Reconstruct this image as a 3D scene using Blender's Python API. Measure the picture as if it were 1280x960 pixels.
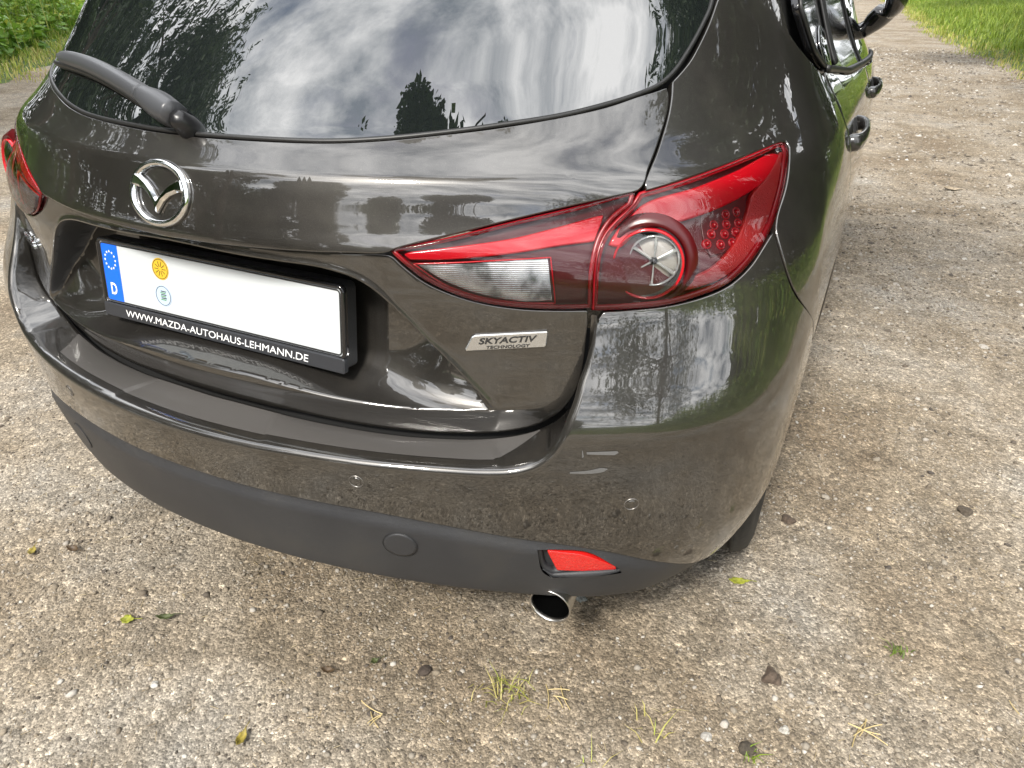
import bpy, bmesh, math, random
import numpy as np
from mathutils import Vector, Matrix, Euler
from mathutils.geometry import delaunay_2d_cdt
random.seed(7); rng = np.random.default_rng(7)
R = math.radians
for o in list(bpy.data.objects): bpy.data.objects.remove(o)
SC = bpy.context.scene; COL = SC.collection
# ------------------------------------------------------------------ camera
cam = bpy.data.cameras.new('camera'); cam_o = bpy.data.objects.new('camera', cam); COL.objects.link(cam_o)
cam.sensor_width = 36.0; cam.lens = 25.875; cam.clip_start = .02; cam.clip_end = 600
YAW, PITCH, ROLL = R(25.023), R(29.351), R(.401)
fw = Vector((-math.sin(YAW)*math.cos(PITCH), math.cos(YAW)*math.cos(PITCH), -math.sin(PITCH)))
rt = Vector((math.cos(YAW), math.sin(YAW), 0)); up = rt.cross(fw)
rt2 = rt*math.cos(ROLL) + up*math.sin(ROLL); up2 = up*math.cos(ROLL) - rt*math.sin(ROLL)
M = Matrix((rt2, up2, -fw)).transposed().to_4x4(); M.translation = Vector((.926, -.716, 1.234))
cam_o.matrix_world = M
SC.camera = cam_o
# ------------------------------------------------------------------ sky with broken cloud, soft sun
SUN_EL, SUN_AZ = R(47), R(180)          # azimuth clockwise from +Y seen from above
world = bpy.data.worlds.new('World'); SC.world = world; world.use_nodes = True
nt = world.node_tree; nt.nodes.clear()
def N(t, **k):
    n = nt.nodes.new(t)
    for a, b in k.items(): setattr(n, a, b)
    return n
wo = N('ShaderNodeOutputWorld'); bg = N('ShaderNodeBackground'); bg.inputs['Strength'].default_value = .15
sky = N('ShaderNodeTexSky', sky_type='NISHITA', sun_disc=False, sun_elevation=SUN_EL, sun_rotation=SUN_AZ, air_density=1.0, dust_density=2.0, ozone_density=1.0)
tcn = N('ShaderNodeTexCoord'); sx = N('ShaderNodeSeparateXYZ'); dz = N('ShaderNodeMath', operation='ADD'); dz.inputs[1].default_value = .30
mxz = N('ShaderNodeMath', operation='MAXIMUM'); mxz.inputs[1].default_value = 0.; vx = N('ShaderNodeMath', operation='DIVIDE'); vy = N('ShaderNodeMath', operation='DIVIDE'); mp = N('ShaderNodeCombineXYZ'); vys = N('ShaderNodeMath', operation='MULTIPLY'); vys.inputs[1].default_value = 2.1
for a_, b_ in ((tcn.outputs['Generated'], sx.inputs[0]), (sx.outputs['Z'], mxz.inputs[0]), (mxz.outputs[0], dz.inputs[0]), (sx.outputs['X'], vx.inputs[0]), (dz.outputs[0], vx.inputs[1]), (sx.outputs['Y'], vy.inputs[0]), (dz.outputs[0], vy.inputs[1]), (vx.outputs[0], mp.inputs['X']), (vys.outputs[0], mp.inputs['Y']), (vy.outputs[0], vys.inputs[0])): nt.links.new(a_, b_)
n1 = N('ShaderNodeTexNoise'); n1.inputs['Scale'].default_value = 2.6; n1.inputs['Detail'].default_value = 9; n1.inputs['Roughness'].default_value = .58; n1.inputs['Distortion'].default_value = .35
n2 = N('ShaderNodeTexNoise'); n2.inputs['Scale'].default_value = 3.0; n2.inputs['Detail'].default_value = 8; n2.inputs['Roughness'].default_value = .6
cov = N('ShaderNodeValToRGB'); cov.color_ramp.elements[0].position = .30; cov.color_ramp.elements[1].position = .46
shd = N('ShaderNodeValToRGB'); e = shd.color_ramp.elements
e[0].position = .36; e[0].color = (3.4, 3.8, 4.4, 1); e[1].position = .62; e[1].color = (15.0, 14.9, 14.8, 1)
mx = N('ShaderNodeMix', data_type='RGBA')
L = nt.links.new
L(mp.outputs[0], n1.inputs['Vector']); L(mp.outputs[0], n2.inputs['Vector'])
L(n1.outputs['Fac'], cov.inputs[0]); L(n2.outputs['Fac'], shd.inputs[0])
L(cov.outputs[0], mx.inputs['Factor']); L(sky.outputs[0], mx.inputs['A']); L(shd.outputs[0], mx.inputs['B'])
L(mx.outputs['Result'], bg.inputs['Color']); L(bg.outputs[0], wo.inputs['Surface'])
sun = bpy.data.lights.new('sun', 'SUN'); sun.energy = 3.3; sun.angle = R(9); sun.color = (1.0, .95, .87)
sun_o = bpy.data.objects.new('sun', sun); COL.objects.link(sun_o)
sd = Vector((math.sin(SUN_AZ)*math.cos(SUN_EL), math.cos(SUN_AZ)*math.cos(SUN_EL), math.sin(SUN_EL)))
sun_o.rotation_euler = sd.to_track_quat('Z', 'Y').to_euler()
VS = SC.view_settings; VS.view_transform = 'Standard'; VS.look = 'None'; VS.gamma = 1; VS.exposure = .84; VS.use_curve_mapping = False
SC.cycles.max_bounces = 10; SC.cycles.glossy_bounces = 5; SC.cycles.transparent_max_bounces = 12; SC.cycles.transmission_bounces = 6
# ------------------------------------------------------------------ body surfaces
def pch(xs, ys):
    """monotone cubic interpolant, linear outside"""
    xs = np.array(xs, float); ys = np.array(ys, float)
    h = np.diff(xs); d = np.diff(ys) / h
    m = np.zeros(len(xs)); m[0] = d[0]; m[-1] = d[-1]
    for i in range(1, len(xs) - 1):
        if d[i-1] * d[i] > 0:
            w1 = 2*h[i] + h[i-1]; w2 = h[i] + 2*h[i-1]
            m[i] = (w1 + w2) / (w1/d[i-1] + w2/d[i])
    def f(x):
        x = np.asarray(x, float)
        i = np.clip(np.searchsorted(xs, x) - 1, 0, len(xs) - 2)
        t = (x - xs[i]) / h[i]; tc = np.clip(t, 0, 1)
        a = ys[i]*(1+2*tc)*(1-tc)**2 + h[i]*m[i]*tc*(1-tc)**2 + ys[i+1]*tc*tc*(3-2*tc) + h[i]*m[i+1]*tc*tc*(tc-1)
        return a + np.where(t < 0, t*h[i]*m[i], 0) + np.where(t > 1, (t-1)*h[i]*m[i+1], 0)
    return f
def smo(f, lo, hi, sig=.014):
    """the same curve with its curvature evened out"""
    x = np.arange(lo-.1, hi+.1, .002); k = np.exp(-.5*(np.arange(-30, 31)*.002/sig)**2); k /= k.sum()
    y = f(x); yy = np.convolve(np.pad(y, 30, mode='edge'), k, 'valid'); return lambda z: np.interp(z, x[20:-20], yy[20:-20])
def sst(a, b, x):
    t = np.clip((x-a)/(b-a), 0, 1); return t*t*(3-2*t)
def smin(a, b, r):
    h = np.maximum(r - np.abs(a-b), 0)/r
    return np.minimum(a, b) - h*h*r*.25
# half width of the body side over height, its taper towards the rear, corner radius
W_ = smo(pch([.15, .25, .32, .42, .55, .70, .80, .88, .94, .98, 1.02, 1.06, 1.12, 1.2, 1.3, 1.4],
         [.81, .852, .880, .904, .912, .916, .914, .906, .893, .876, .851, .825, .796, .762, .712, .655]), 0.1, 1.45)
TP = smo(pch([.2, .5, .75, .85, .95, 1.05, 1.2, 1.4], [.10, .06, .09, .16, .30, .36, .34, .30]), 0.1, 1.45)
CR = smo(pch([.2, .5, .7, .85, .95, 1.1, 1.3], [.20, .17, .16, .16, .18, .26, .30]), 0.1, 1.45)
# rear centre line (upper body) and plan curvature
Y0U_smooth = smo(pch([.60, .78, .84, .886, .92, .946, .985, 1.02, 1.06, 1.10, 1.2, 1.3, 1.4],
          [.06, .042, .034, .029, .037, .046, .0635, .095, .133, .169, .262, .362, .48]), 0.55, 1.45)
_a = pch([.60, .78, .84, .886, .92, .946, .966, .986], [.06, .042, .034, .029, .037, .0455, .0525, .0605])
_b = pch([.986, 1.02, 1.06, 1.10, 1.2, 1.3, 1.4], [.0605, .0965, .133, .169, .262, .362, .48])
def Y0U(z, x):
    k = np.where(z < .986, _a(z), _b(z)); s = Y0U_smooth(z); w = sst(.38, .66, np.abs(x))
    return k*(1-w) + s*w
KU = smo(pch([.6, .80, .84, .88, .93, .985, 1.02, 1.1, 1.2, 1.3, 1.4], [.40, .42, .43, .465, .515, .505, .55, .55, .52, .46, .40]), 0.55, 1.45)
# bumper
Y0B = smo(pch([.20, .235, .262, .31, .36, .42, .49, .545, .59, .63, .685, .736, .78, .82, .9],
          [.14, .062, .036, .012, -.002, -.014, -.024, -.032, -.036, -.036, -.019, .008, .026, .037, .036]), 0.15, 0.95)
KB = smo(pch([.2, .45, .6, .72, .82, .9], [.42, .41, .415, .42, .428, .47]), 0.15, 0.95)
def rearU(x, z): return Y0U(z, x) + KU(z)*x*x
def rearB(x, z): return Y0B(z) + KB(z)*x*x
def side(y, z): return W_(z) - TP(z)*np.maximum(0, .85-y)**2 - .055*np.maximum(0, y-2.0)**2
def F(P, rear, off=0.):
    x = np.abs(P[..., 0]); y = P[..., 1]; z = P[..., 2]
    return smin(y - rear(x, z), side(y, z) - x, CR(z)) - off
CEN = np.array([0., 1.0, .72])
def dirs(ph, th):
    return np.stack([np.sin(ph)*np.cos(th), -np.cos(ph)*np.cos(th), np.sin(th)], -1)
def S(ph, th, rear, off=0.):
    """surface point seen from the car's middle along azimuth / elevation"""
    d = dirs(np.asarray(ph, float), np.asarray(th, float))
    lo = np.full(d.shape[:-1], .1); hi = np.full(d.shape[:-1], 2.2)
    for _ in range(34):
        m = (lo+hi)/2; v = F(CEN + d*m[..., None], rear, off)
        inside = v > 0
        lo = np.where(inside, m, lo); hi = np.where(inside, hi, m)
    return CEN + d*((lo+hi)/2)[..., None]
def ang(P):
    q = np.asarray(P, float) - CEN
    return np.stack([np.arctan2(q[..., 0], -q[..., 1]), np.arctan2(q[..., 2], np.hypot(q[..., 0], q[..., 1]))], -1)
def normal(P, rear):
    g = []; e = 1e-4
    for i in range(3):
        dp = np.zeros(3); dp[i] = e
        g.append(F(P+dp, rear) - F(P-dp, rear))
    n = -np.stack(g, -1); return n/np.linalg.norm(n, axis=-1, keepdims=True)
OUT = {
'tailgate_upper': [(0,29,886),(44,30,887),(88,33,887),(132,37,888),(176,44,889),(220,52,890),(264,63,891),(308,75,893),(352,90,895),(374,100,903),(432,131,919),(508,176,939),(582,223,957),(636,265,968),(651,280,972),(655,288,978),(654,305,993),(654,344,1019),(652,387,1052),(648,408,1072),(643,416,1085),(633,401,1081),(615,378,1076),(582,336,1065),(530,285,1054),(457,232,1042),(390,193,1034),(315,156,1026),(235,127,1021),(70,97,1018),(0,94,1018)],
'glass': [(0,98,1022),(70,101,1022),(233,130,1024),(313,159,1029),(388,196,1037),(455,234,1046),(529,288,1057),(580,339,1069),(614,381,1080),(633,411,1089),(643,432,1099),(649,451,1110),(654,471,1124),(659,499,1144),(664,529,1168),(666,556,1191),(655,594,1240),(632,619,1290),(600,622,1325),(500,535,1335),(300,450,1343),(150,425,1346),(0,416,1347)],
'light_inner': [(364,94,896),(434,129,912),(509,174,932),(583,222,950),(633,260,964),(648,274,967),(647,266,954),(631,248,939),(621,233,921),(617,217,898),(618,203,865),(620,200,820),(582,180,819),(531,156,821),(479,133,829),(438,117,843),(407,105,860),(383,97,880)],
'light_outer': [(658,280,964),(699,325,974),(740,385,986),(782,466,998),(799,506,1003),(808,525,1003),(815,520,995),(819,498,979),(823,464,945),(822,428,914),(816,387,889),(803,346,864),(784,314,845),(757,286,834),(712,252,822),(662,223,818),(626,203,817),(624,207,865),(623,217,893),(626,233,915),(636,249,931),(652,268,950)],
'red_bar': [(377,109,889),(431,132,897),(509,175,909),(565,212,923),(612,247,936),(610,239,923),(608,229,908),(569,204,904),(512,169,895),(432,129,886),(383,110,884)],
'reverse_lamp': [(393,113,875),(433,128,876),(494,155,881),(557,188,885),(563,184,857),(567,185,826),(526,166,825),(474,143,835),(432,127,851)],
'reverse_rim': [(387,111,876),(433,128,879),(493,156,883),(560,191,887),(567,186,857),(571,187,822),(526,166,822),(474,143,830),(428,125,847)],
'outer_sweep': [(631,240,903),(646,267,931),(666,293,949),(717,350,962),(759,415,976),(797,499,990),(808,512,985),(795,455,963),(763,391,944),(724,336,931),(693,302,925),(661,273,920),(642,246,901)],
'outer_hook': [(805,517,990),(811,527,988),(817,500,966),(817,474,942),(815,439,913),(808,397,890),(794,354,867),(773,320,850),(746,292,842),(725,275,838),(715,268,840),(721,274,846),(736,287,851),(761,315,862),(777,346,881),(785,383,906),(785,411,931),(786,423,944),(798,461,963)],
'led_field': [(731,346,934),(753,379,945),(778,417,950),(784,406,928),(786,380,901),(777,347,883),(757,322,878),(744,327,899)],
'bulb': [(682,257,875),(636,229,877),(727,290,872),(671,278,916),(688,250,828)],
'leds': [(761,374,926),(773,391,927),(750,351,915),(765,367,914),(779,384,913),(750,340,905),(766,356,903),(779,372,903),(748,327,894),(765,342,891),(779,358,891)],
'L2': [(0,-35,576),(80,-32,576),(160,-24,576),(218,-15,577),(333,11,575),(416,37,574),(462,54,573),(512,74,572),(551,91,575),(578,103,584),(596,111,596),(610,119,613),(619,125,632),(627,135,660),(632,149,687),(633,164,714),(635,179,740),(634,192,769),(632,201,796),(629,203,808)],
'L3': [(0,53,596),(60,55,596),(110,59,594),(170,68,588),(264,87,582),(349,109,579),(400,125,580),(455,143,583),(497,157,590),(528,168,598),(552,176,608),(573,182,622),(589,183,639),(603,186,659),(610,191,678),(615,196,702),(618,200,729),(620,204,763),(620,204,792),(620,205,806)],
'L4': [(92,37,663),(285,69,645),(359,91,641),(431,114,643),(501,138,653),(550,161,664),(601,186,679)],
'arch': [(501,138,653),(485,133,673),(466,128,695),(438,120,726),(410,112,756),(378,102,792),(346,92,825),(324,87,842),(301,82,853),(254,71,863),(192,60,866),(126,51,868),(39,45,872)],
'tailgate_lower': [(0,44,878),(49,45,879),(99,48,879),(148,54,880),(197,61,881),(246,71,883),(296,83,884),(345,97,886),(357,101,884),(372,105,871),(400,112,850),(432,121,835),(477,138,821),(529,160,813),(580,185,811),(614,201,811),(615,201,792),(614,201,763),(613,198,729),(610,193,703),(605,189,682),(597,184,665),(586,178,648),(570,178,631),(550,173,617),(528,165,607),(498,155,599),(457,141,593),(402,122,589),(352,107,589),(268,84,592),(174,65,599),(110,57,599),(60,53,601),(0,52,601)],
'bumper': [(0,-35,576),(80,-32,576),(160,-24,576),(218,-15,577),(333,11,575),(416,37,574),(462,54,573),(512,74,572),(551,91,575),(578,103,584),(596,111,596),(610,119,613),(619,125,632),(627,135,660),(632,149,687),(633,164,714),(635,179,740),(634,192,769),(632,201,796),(638,209,810),(663,223,811),(712,253,815),(760,290,825),(789,320,837),(809,353,857),(821,387,882),(827,406,895),(843,405,863),(860,412,825),(876,427,795),(907,520,715),(910,580,655),(910,585,620),(908,570,575),(905,545,520),(901,515,470),(893,480,410),(874,445,355),(849,415,310),(828,395,285),(800,314,317),(766,255,354),(705,195,397),(637,152,423),(544,104,445),(451,63,466),(350,27,482),(241,0,489),(120,-18,492),(0,-25,494)],
'lower_bumper': [(0,-24,489),(120,-18,487),(241,1,484),(350,28,477),(451,63,461),(544,104,440),(637,153,418),(705,196,392),(766,257,349),(800,317,312),(815,367,285),(790,333,277),(750,287,272),(690,231,275),(620,184,284),(500,119,303),(360,63,320),(200,22,332),(0,4,337)],
'tow_cover': [(373,44,416)],
'sensors': [(323,11,546),(713,181,514)],
'reflector': [(596,134,410),(614,143,405),(648,163,396),(693,195,364),(695,199,354),(659,178,355),(608,151,360)],
'reflector_pocket': [(581,125,418),(614,142,415),(654,164,406),(697,197,368),(702,204,353),(665,184,348),(599,150,346),(586,139,363)],
'scratch_a': [(643,136,622),(645,137,611),(643,136,609),(642,136,622)],
'scratch_a2': [(648,139,619),(688,161,619),(690,162,616),(685,159,612),(649,139,615)],
'scratch_b': [(628,128,584),(652,141,586),(670,150,590),(678,155,588),(673,152,583),(656,143,580),(628,128,581)],
'quarter': [(662,288,971),(697,328,980),(738,391,991),(780,474,1003),(799,517,1007),(809,537,1007),(817,533,997),(824,507,978),(828,472,943),(827,432,909),(831,420,896),(846,411,866),(864,417,827),(879,439,794),(906,525,722),(910,585,668),(912,620,700),(913,670,725),(914,740,742),(915,820,742),(916,900,720),(915,925,760),(910,925,850),(892,915,940),(873,905,985),(861,900,1005),(844,904,1031),(827,890,1058),(809,787,1089),(787,727,1119),(767,702,1144),(755,705,1169),(742,709,1194),(737,720,1210),(710,750,1270),(681,780,1325),(615,657,1335),(648,658,1300),(671,631,1250),(671,564,1191),(670,535,1165),(666,502,1138),(661,474,1117),(655,450,1103),(648,431,1092),(653,417,1076),(657,392,1051),(660,347,1017),(660,307,991),(660,290,976)],
}
# ------------------------------------------------------------------ materials
class Mat:
    def __init__(s, name):
        s.m = bpy.data.materials.new(name); s.m.use_nodes = True; s.t = s.m.node_tree
        s.b = s.t.nodes['Principled BSDF']; s.out = s.t.nodes['Material Output']
    def n(s, t, **k):
        x = s.t.nodes.new(t)
        for a, b in k.items():
            if a.startswith('i_'): x.inputs[a[2:]].default_value = b
            else: setattr(x, a, b)
        return x
    def l(s, a, b): s.t.links.new(a, b)
    def set(s, **k):
        for a, b in k.items(): s.b.inputs[a.replace('_', ' ')].default_value = b
        return s
    def noise(s, scale, detail=5, rough=.55, coord='Object', dist=0.):
        c = s.n('ShaderNodeTexCoord'); x = s.n('ShaderNodeTexNoise'); x.inputs['Scale'].default_value = scale
        x.inputs['Detail'].default_value = detail; x.inputs['Roughness'].default_value = rough; x.inputs['Distortion'].default_value = dist
        s.l(c.outputs[coord], x.inputs['Vector']); return x
    def ramp(s, src, stops):
        r = s.n('ShaderNodeValToRGB'); e = r.color_ramp.elements
        while len(e) < len(stops): e.new(.5)
        for i, (p, c) in enumerate(stops): e[i].position = p; e[i].color = (*c, 1) if len(c) == 3 else c
        s.l(src, r.inputs[0]); return r
    def bump(s, src, strength, dist, sock='Normal'):
        b = s.n('ShaderNodeBump'); b.inputs['Strength'].default_value = strength; b.inputs['Distance'].default_value = dist
        s.l(src, b.inputs['Height']); s.l(b.outputs[0], s.b.inputs[sock]); return b
def plain(name, col, rough=.5, metal=0., **k):
    m = Mat(name); m.set(Base_Color=(*col, 1), Roughness=rough, Metallic=metal, **k); return m.m
def g(v): return (v, v, v)
# grey-brown metallic paint under clear coat, with dust and fine swirls
pm = Mat('grey_metallic_paint')
fl = pm.noise(2600, 1, .5); fr = pm.ramp(fl.outputs['Fac'], [(.35, (.018, .0163, .0143)), (.62, (.033, .0300, .0264)), (.80, (.12, .112, .100))])
du = pm.noise(9, 7, .62); dm = pm.ramp(du.outputs['Fac'], [(.48, g(0)), (.80, g(.13))])
sp = pm.noise(420, 2, .5); sm = pm.ramp(sp.outputs['Fac'], [(.66, g(0)), (.80, g(.35))])
ad = pm.n('ShaderNodeMath', operation='ADD'); pm.l(dm.outputs[0], ad.inputs[0]); ml = pm.n('ShaderNodeMath', operation='MULTIPLY'); pm.l(sm.outputs[0], ml.inputs[0]); pm.l(dm.outputs[0], ml.inputs[1]); pm.l(ml.outputs[0], ad.inputs[1])
mixc = pm.n('ShaderNodeMix', data_type='RGBA'); sp2 = pm.noise(640, 1, .5); sm2 = pm.ramp(sp2.outputs['Fac'], [(.70, g(0)), (.76, g(.30))]); zn = pm.noise(2.6, 4, .6); zr = pm.ramp(zn.outputs['Fac'], [(.40, g(.1)), (.62, g(1))]); m3 = pm.n('ShaderNodeMath', operation='MULTIPLY'); pm.l(sm2.outputs[0], m3.inputs[0]); pm.l(zr.outputs[0], m3.inputs[1]); ad2 = pm.n('ShaderNodeMath', operation='MAXIMUM'); pm.l(ad.outputs[0], ad2.inputs[0]); pm.l(m3.outputs[0], ad2.inputs[1])
pm.l(ad2.outputs[0], mixc.inputs['Factor']); pm.l(fr.outputs[0], mixc.inputs['A']); mixc.inputs['B'].default_value = (.20, .18, .15, 1)
pm.l(mixc.outputs['Result'], pm.b.inputs['Base Color'])
pm.set(Metallic=.55, Roughness=.36, Coat_Weight=1.0, Coat_IOR=1.9, Specular_IOR_Level=.6)
cr = pm.ramp(du.outputs['Fac'], [(.45, g(.012)), (.75, g(.06))]); pm.l(cr.outputs[0], pm.b.inputs['Coat Roughness'])
pb = pm.noise(38, 2, .5); pm.bump(pb.outputs['Fac'], .003, .01, 'Coat Normal')
PAINT = pm.m
# unpainted grained plastic
bp = Mat('black_grained_plastic'); bn = bp.noise(900, 2, .6); bd = bp.noise(7, 6, .6)
bc_ = bp.ramp(bd.outputs['Fac'], [(.33, (.020, .021, .024)), (.55, (.026, .027, .030)), (.78, (.036, .035, .034))]); bp.l(bc_.outputs[0], bp.b.inputs['Base Color'])
bs1 = bp.noise(520, 2, .5); bs2 = bp.ramp(bs1.outputs['Fac'], [(.66, g(0)), (.74, g(.55))]); bs3 = bp.noise(3.2, 5, .6); bs4 = bp.ramp(bs3.outputs['Fac'], [(.42, g(0)), (.62, g(1))])
bmu = bp.n('ShaderNodeMath', operation='MULTIPLY'); bp.l(bs2.outputs[0], bmu.inputs[0]); bp.l(bs4.outputs[0], bmu.inputs[1]); bmx = bp.n('ShaderNodeMix', data_type='RGBA'); bp.l(bmu.outputs[0], bmx.inputs['Factor']); bp.l(bc_.outputs[0], bmx.inputs['A']); bmx.inputs['B'].default_value = (.17, .15, .125, 1); bp.l(bmx.outputs['Result'], bp.b.inputs['Base Color'])
bp.set(Roughness=.48); bp.bump(bn.outputs['Fac'], .3, .002); BLACKPL = bp.m
DARK = plain('black_gap', (.006, .006, .006), .8)
RUBSEAL = plain('rubber_seal', (.012, .012, .012), .45)
GLOSSBLK = plain('gloss_black_trim', (.008, .008, .009), .08, Coat_Weight=.6)
CHROME = plain('chrome', (.86, .87, .88), .05, 1.0)
STEEL = plain('brushed_exhaust_steel', (.50, .48, .45), .28, 1.0)
SOOT = plain('soot', (.002, .002, .002), 1.0, Specular_IOR_Level=0.)
# dark heat-reflecting glass
gl = Mat('privacy_glass'); gn = gl.noise(3.5, 5, .6); gr_ = gl.ramp(gn.outputs['Fac'], [(.4, g(.004)), (.8, g(.02))])
gl.l(gr_.outputs[0], gl.b.inputs['Roughness'])
gl.set(Base_Color=(.008, .010, .010, 1), IOR=2.5, Specular_IOR_Level=.5); GLASS = gl.m
def lens(name, tint, ior=1.5):
    m = Mat(name); t = m.t; t.nodes.remove(m.b)
    fz = m.n('ShaderNodeFresnel'); fz.inputs['IOR'].default_value = ior
    tr = m.n('ShaderNodeBsdfTransparent'); tr.inputs['Color'].default_value = (*tint, 1)
    gs = m.n('ShaderNodeBsdfGlossy'); gs.inputs['Roughness'].default_value = .015
    mxs = m.n('ShaderNodeMixShader'); m.l(fz.outputs[0], mxs.inputs[0]); m.l(tr.outputs[0], mxs.inputs[1]); m.l(gs.outputs[0], mxs.inputs[2])
    m.l(mxs.outputs[0], m.out.inputs['Surface']); return m.m
LENS_CLEAR = lens('clear_lens', (.93, .93, .93)); LENS_RED = lens('red_lens', (.90, .16, .17))
LENS_DIP = lens('lamp_glass', (.96, .97, .98), 1.5)
RED_DEEP = plain('deep_red_housing', (.060, .0015, .003), .30)
LAMPDISC = plain('lamp_reflector', (.52, .48, .43), .38, .6)
LAMPBOWL = plain('lamp_bowl_chrome', (.30, .30, .30), .16, .9)
HANDLE = plain('handle_paint', (.020, .019, .018), .3, .3, Coat_Weight=1.0)
RED_BRIGHT = plain('bright_red_reflector', (.50, .004, .012), .22, .15, Coat_Weight=.6)
RED_EDGE = plain('crimson_edge', (.26, .003, .008), .25)
rr = Mat('red_prism_reflector'); rv = rr.n('ShaderNodeTexVoronoi'); rv.inputs['Scale'].default_value = 300; rcoo = rr.n('ShaderNodeTexCoord'); rr.l(rcoo.outputs['Object'], rv.inputs['Vector'])
rr.set(Base_Color=(.56, .012, .010, 1), Roughness=.22, Coat_Weight=.8); rr.bump(rv.outputs['Distance'], .35, .002); RED_PRISM = rr.m
rr2 = Mat('dark_red_prism'); rv2 = rr2.n('ShaderNodeTexVoronoi'); rv2.inputs['Scale'].default_value = 500; rc2 = rr2.n('ShaderNodeTexCoord'); rr2.l(rc2.outputs['Object'], rv2.inputs['Vector'])
rr2.set(Base_Color=(.30, .008, .008, 1), Roughness=.35); rr2.bump(rv2.outputs['Distance'], .4, .002); RED_SIDE = rr2.m
sv = Mat('ribbed_silver'); vco = sv.n('ShaderNodeTexCoord'); wv = sv.n('ShaderNodeTexWave', wave_type='BANDS', bands_direction='Z'); wv.inputs['Scale'].default_value = 110; wv.inputs['Distortion'].default_value = .4; sv.l(vco.outputs['Object'], wv.inputs['Vector'])
wv2 = sv.n('ShaderNodeTexWave', wave_type='BANDS', bands_direction='X'); wv2.inputs['Scale'].default_value = 60; wv2.inputs['Distortion'].default_value = .6; sv.l(vco.outputs['Object'], wv2.inputs['Vector'])
sa = sv.n('ShaderNodeMath', operation='ADD'); sv.l(wv.outputs['Fac'], sa.inputs[0]); sa.inputs[1].default_value = 0
svn = sv.noise(22, 3, .5); svr = sv.ramp(svn.outputs['Fac'], [(.36, (.16, .17, .17)), (.47, (.55, .57, .59)), (.62, (.80, .82, .84))]); sv.l(svr.outputs[0], sv.b.inputs['Base Color'])
sv.set(Roughness=.22, Metallic=.8); sv.bump(sa.outputs[0], .30, .0015); SILVER = sv.m
SILVER2 = plain('lamp_chrome', (.80, .78, .75), .36, .5)
CLEARPL = plain('clear_ribbed_plastic', (.55, .56, .56), .12, .6)
WHITE = plain('plate_white', (.50, .53, .55), .35, Coat_Weight=.3)
BLUE = plain('plate_blue', (.005, .12, .72), .35)
YELLOW = plain('seal_yellow', (.62, .40, .03), .45)
PALEBLUE = plain('seal_blue_grey', (.42, .52, .66), .45)
INK = plain('black_ink', (.02, .02, .02), .5)
GREENINK = plain('green_ink', (.08, .25, .06), .5)
TXT = plain('white_print', (.85, .85, .85), .45)
tm = Mat('tyre_rubber'); tn = tm.noise(60, 5, .6); tr_ = tm.ramp(tn.outputs['Fac'], [(.35, (.014, .014, .014)), (.75, (.036, .034, .031))]); tm.l(tr_.outputs[0], tm.b.inputs['Base Color']); tm.set(Roughness=.72); TYRE = tm.m
RIM = plain('dark_alloy', (.16, .16, .17), .3, 1.0)
FILM = plain('bumper_film', (.085, .080, .076), .40, .2, Coat_Weight=.9, Coat_IOR=1.5, Coat_Roughness=.10)
PRIMER = plain('grey_primer', (.11, .11, .11), .45)
# ------------------------------------------------------------------ mesh helpers
def mesh_obj(name, V, Fc, mat, parent=None, smooth=True, mats=None, fm=None):
    me = bpy.data.meshes.new(name); me.from_pydata([tuple(map(float, v)) for v in V], [], [tuple(map(int, f)) for f in Fc])
    for m in (mats or [mat]): me.materials.append(m)
    if fm is not None: me.polygons.foreach_set('material_index', fm)
    if smooth: me.polygons.foreach_set('use_smooth', [True]*len(me.polygons))
    me.update()
    o = bpy.data.objects.new(name, me); COL.objects.link(o)
    if parent: o.parent = parent
    return o
def big_mesh(name, V, Fa, mat, attr=None):
    """many triangles / quads at once; Fa (n,k)"""
    V = np.ascontiguousarray(V, np.float32); Fa = np.ascontiguousarray(Fa, np.int32); n, k = Fa.shape
    me = bpy.data.meshes.new(name); me.vertices.add(len(V)); me.vertices.foreach_set('co', V.ravel())
    me.loops.add(n*k); me.loops.foreach_set('vertex_index', Fa.ravel())
    me.polygons.add(n); me.polygons.foreach_set('loop_start', np.arange(0, n*k, k, dtype=np.int32))
    me.update(calc_edges=True)
    if attr is not None:
        a = me.attributes.new('tone', 'FLOAT', 'POINT'); a.data.foreach_set('value', np.ascontiguousarray(attr, np.float32))
    me.materials.append(mat); o = bpy.data.objects.new(name, me); COL.objects.link(o); return o
def empty(name, loc=(0, 0, 0), parent=None):
    o = bpy.data.objects.new(name, None); COL.objects.link(o); o.location = loc; o.parent = parent; return o
def tag(o, label, cat, group=None, kind=None):
    o['label'] = label
    if cat: o['category'] = cat
    if group: o['group'] = group
    if kind: o['kind'] = kind
    return o
def mm(name): return np.array(OUT[name], float)/1000
def mir(P): return np.asarray(P)*[-1, 1, 1]
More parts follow.
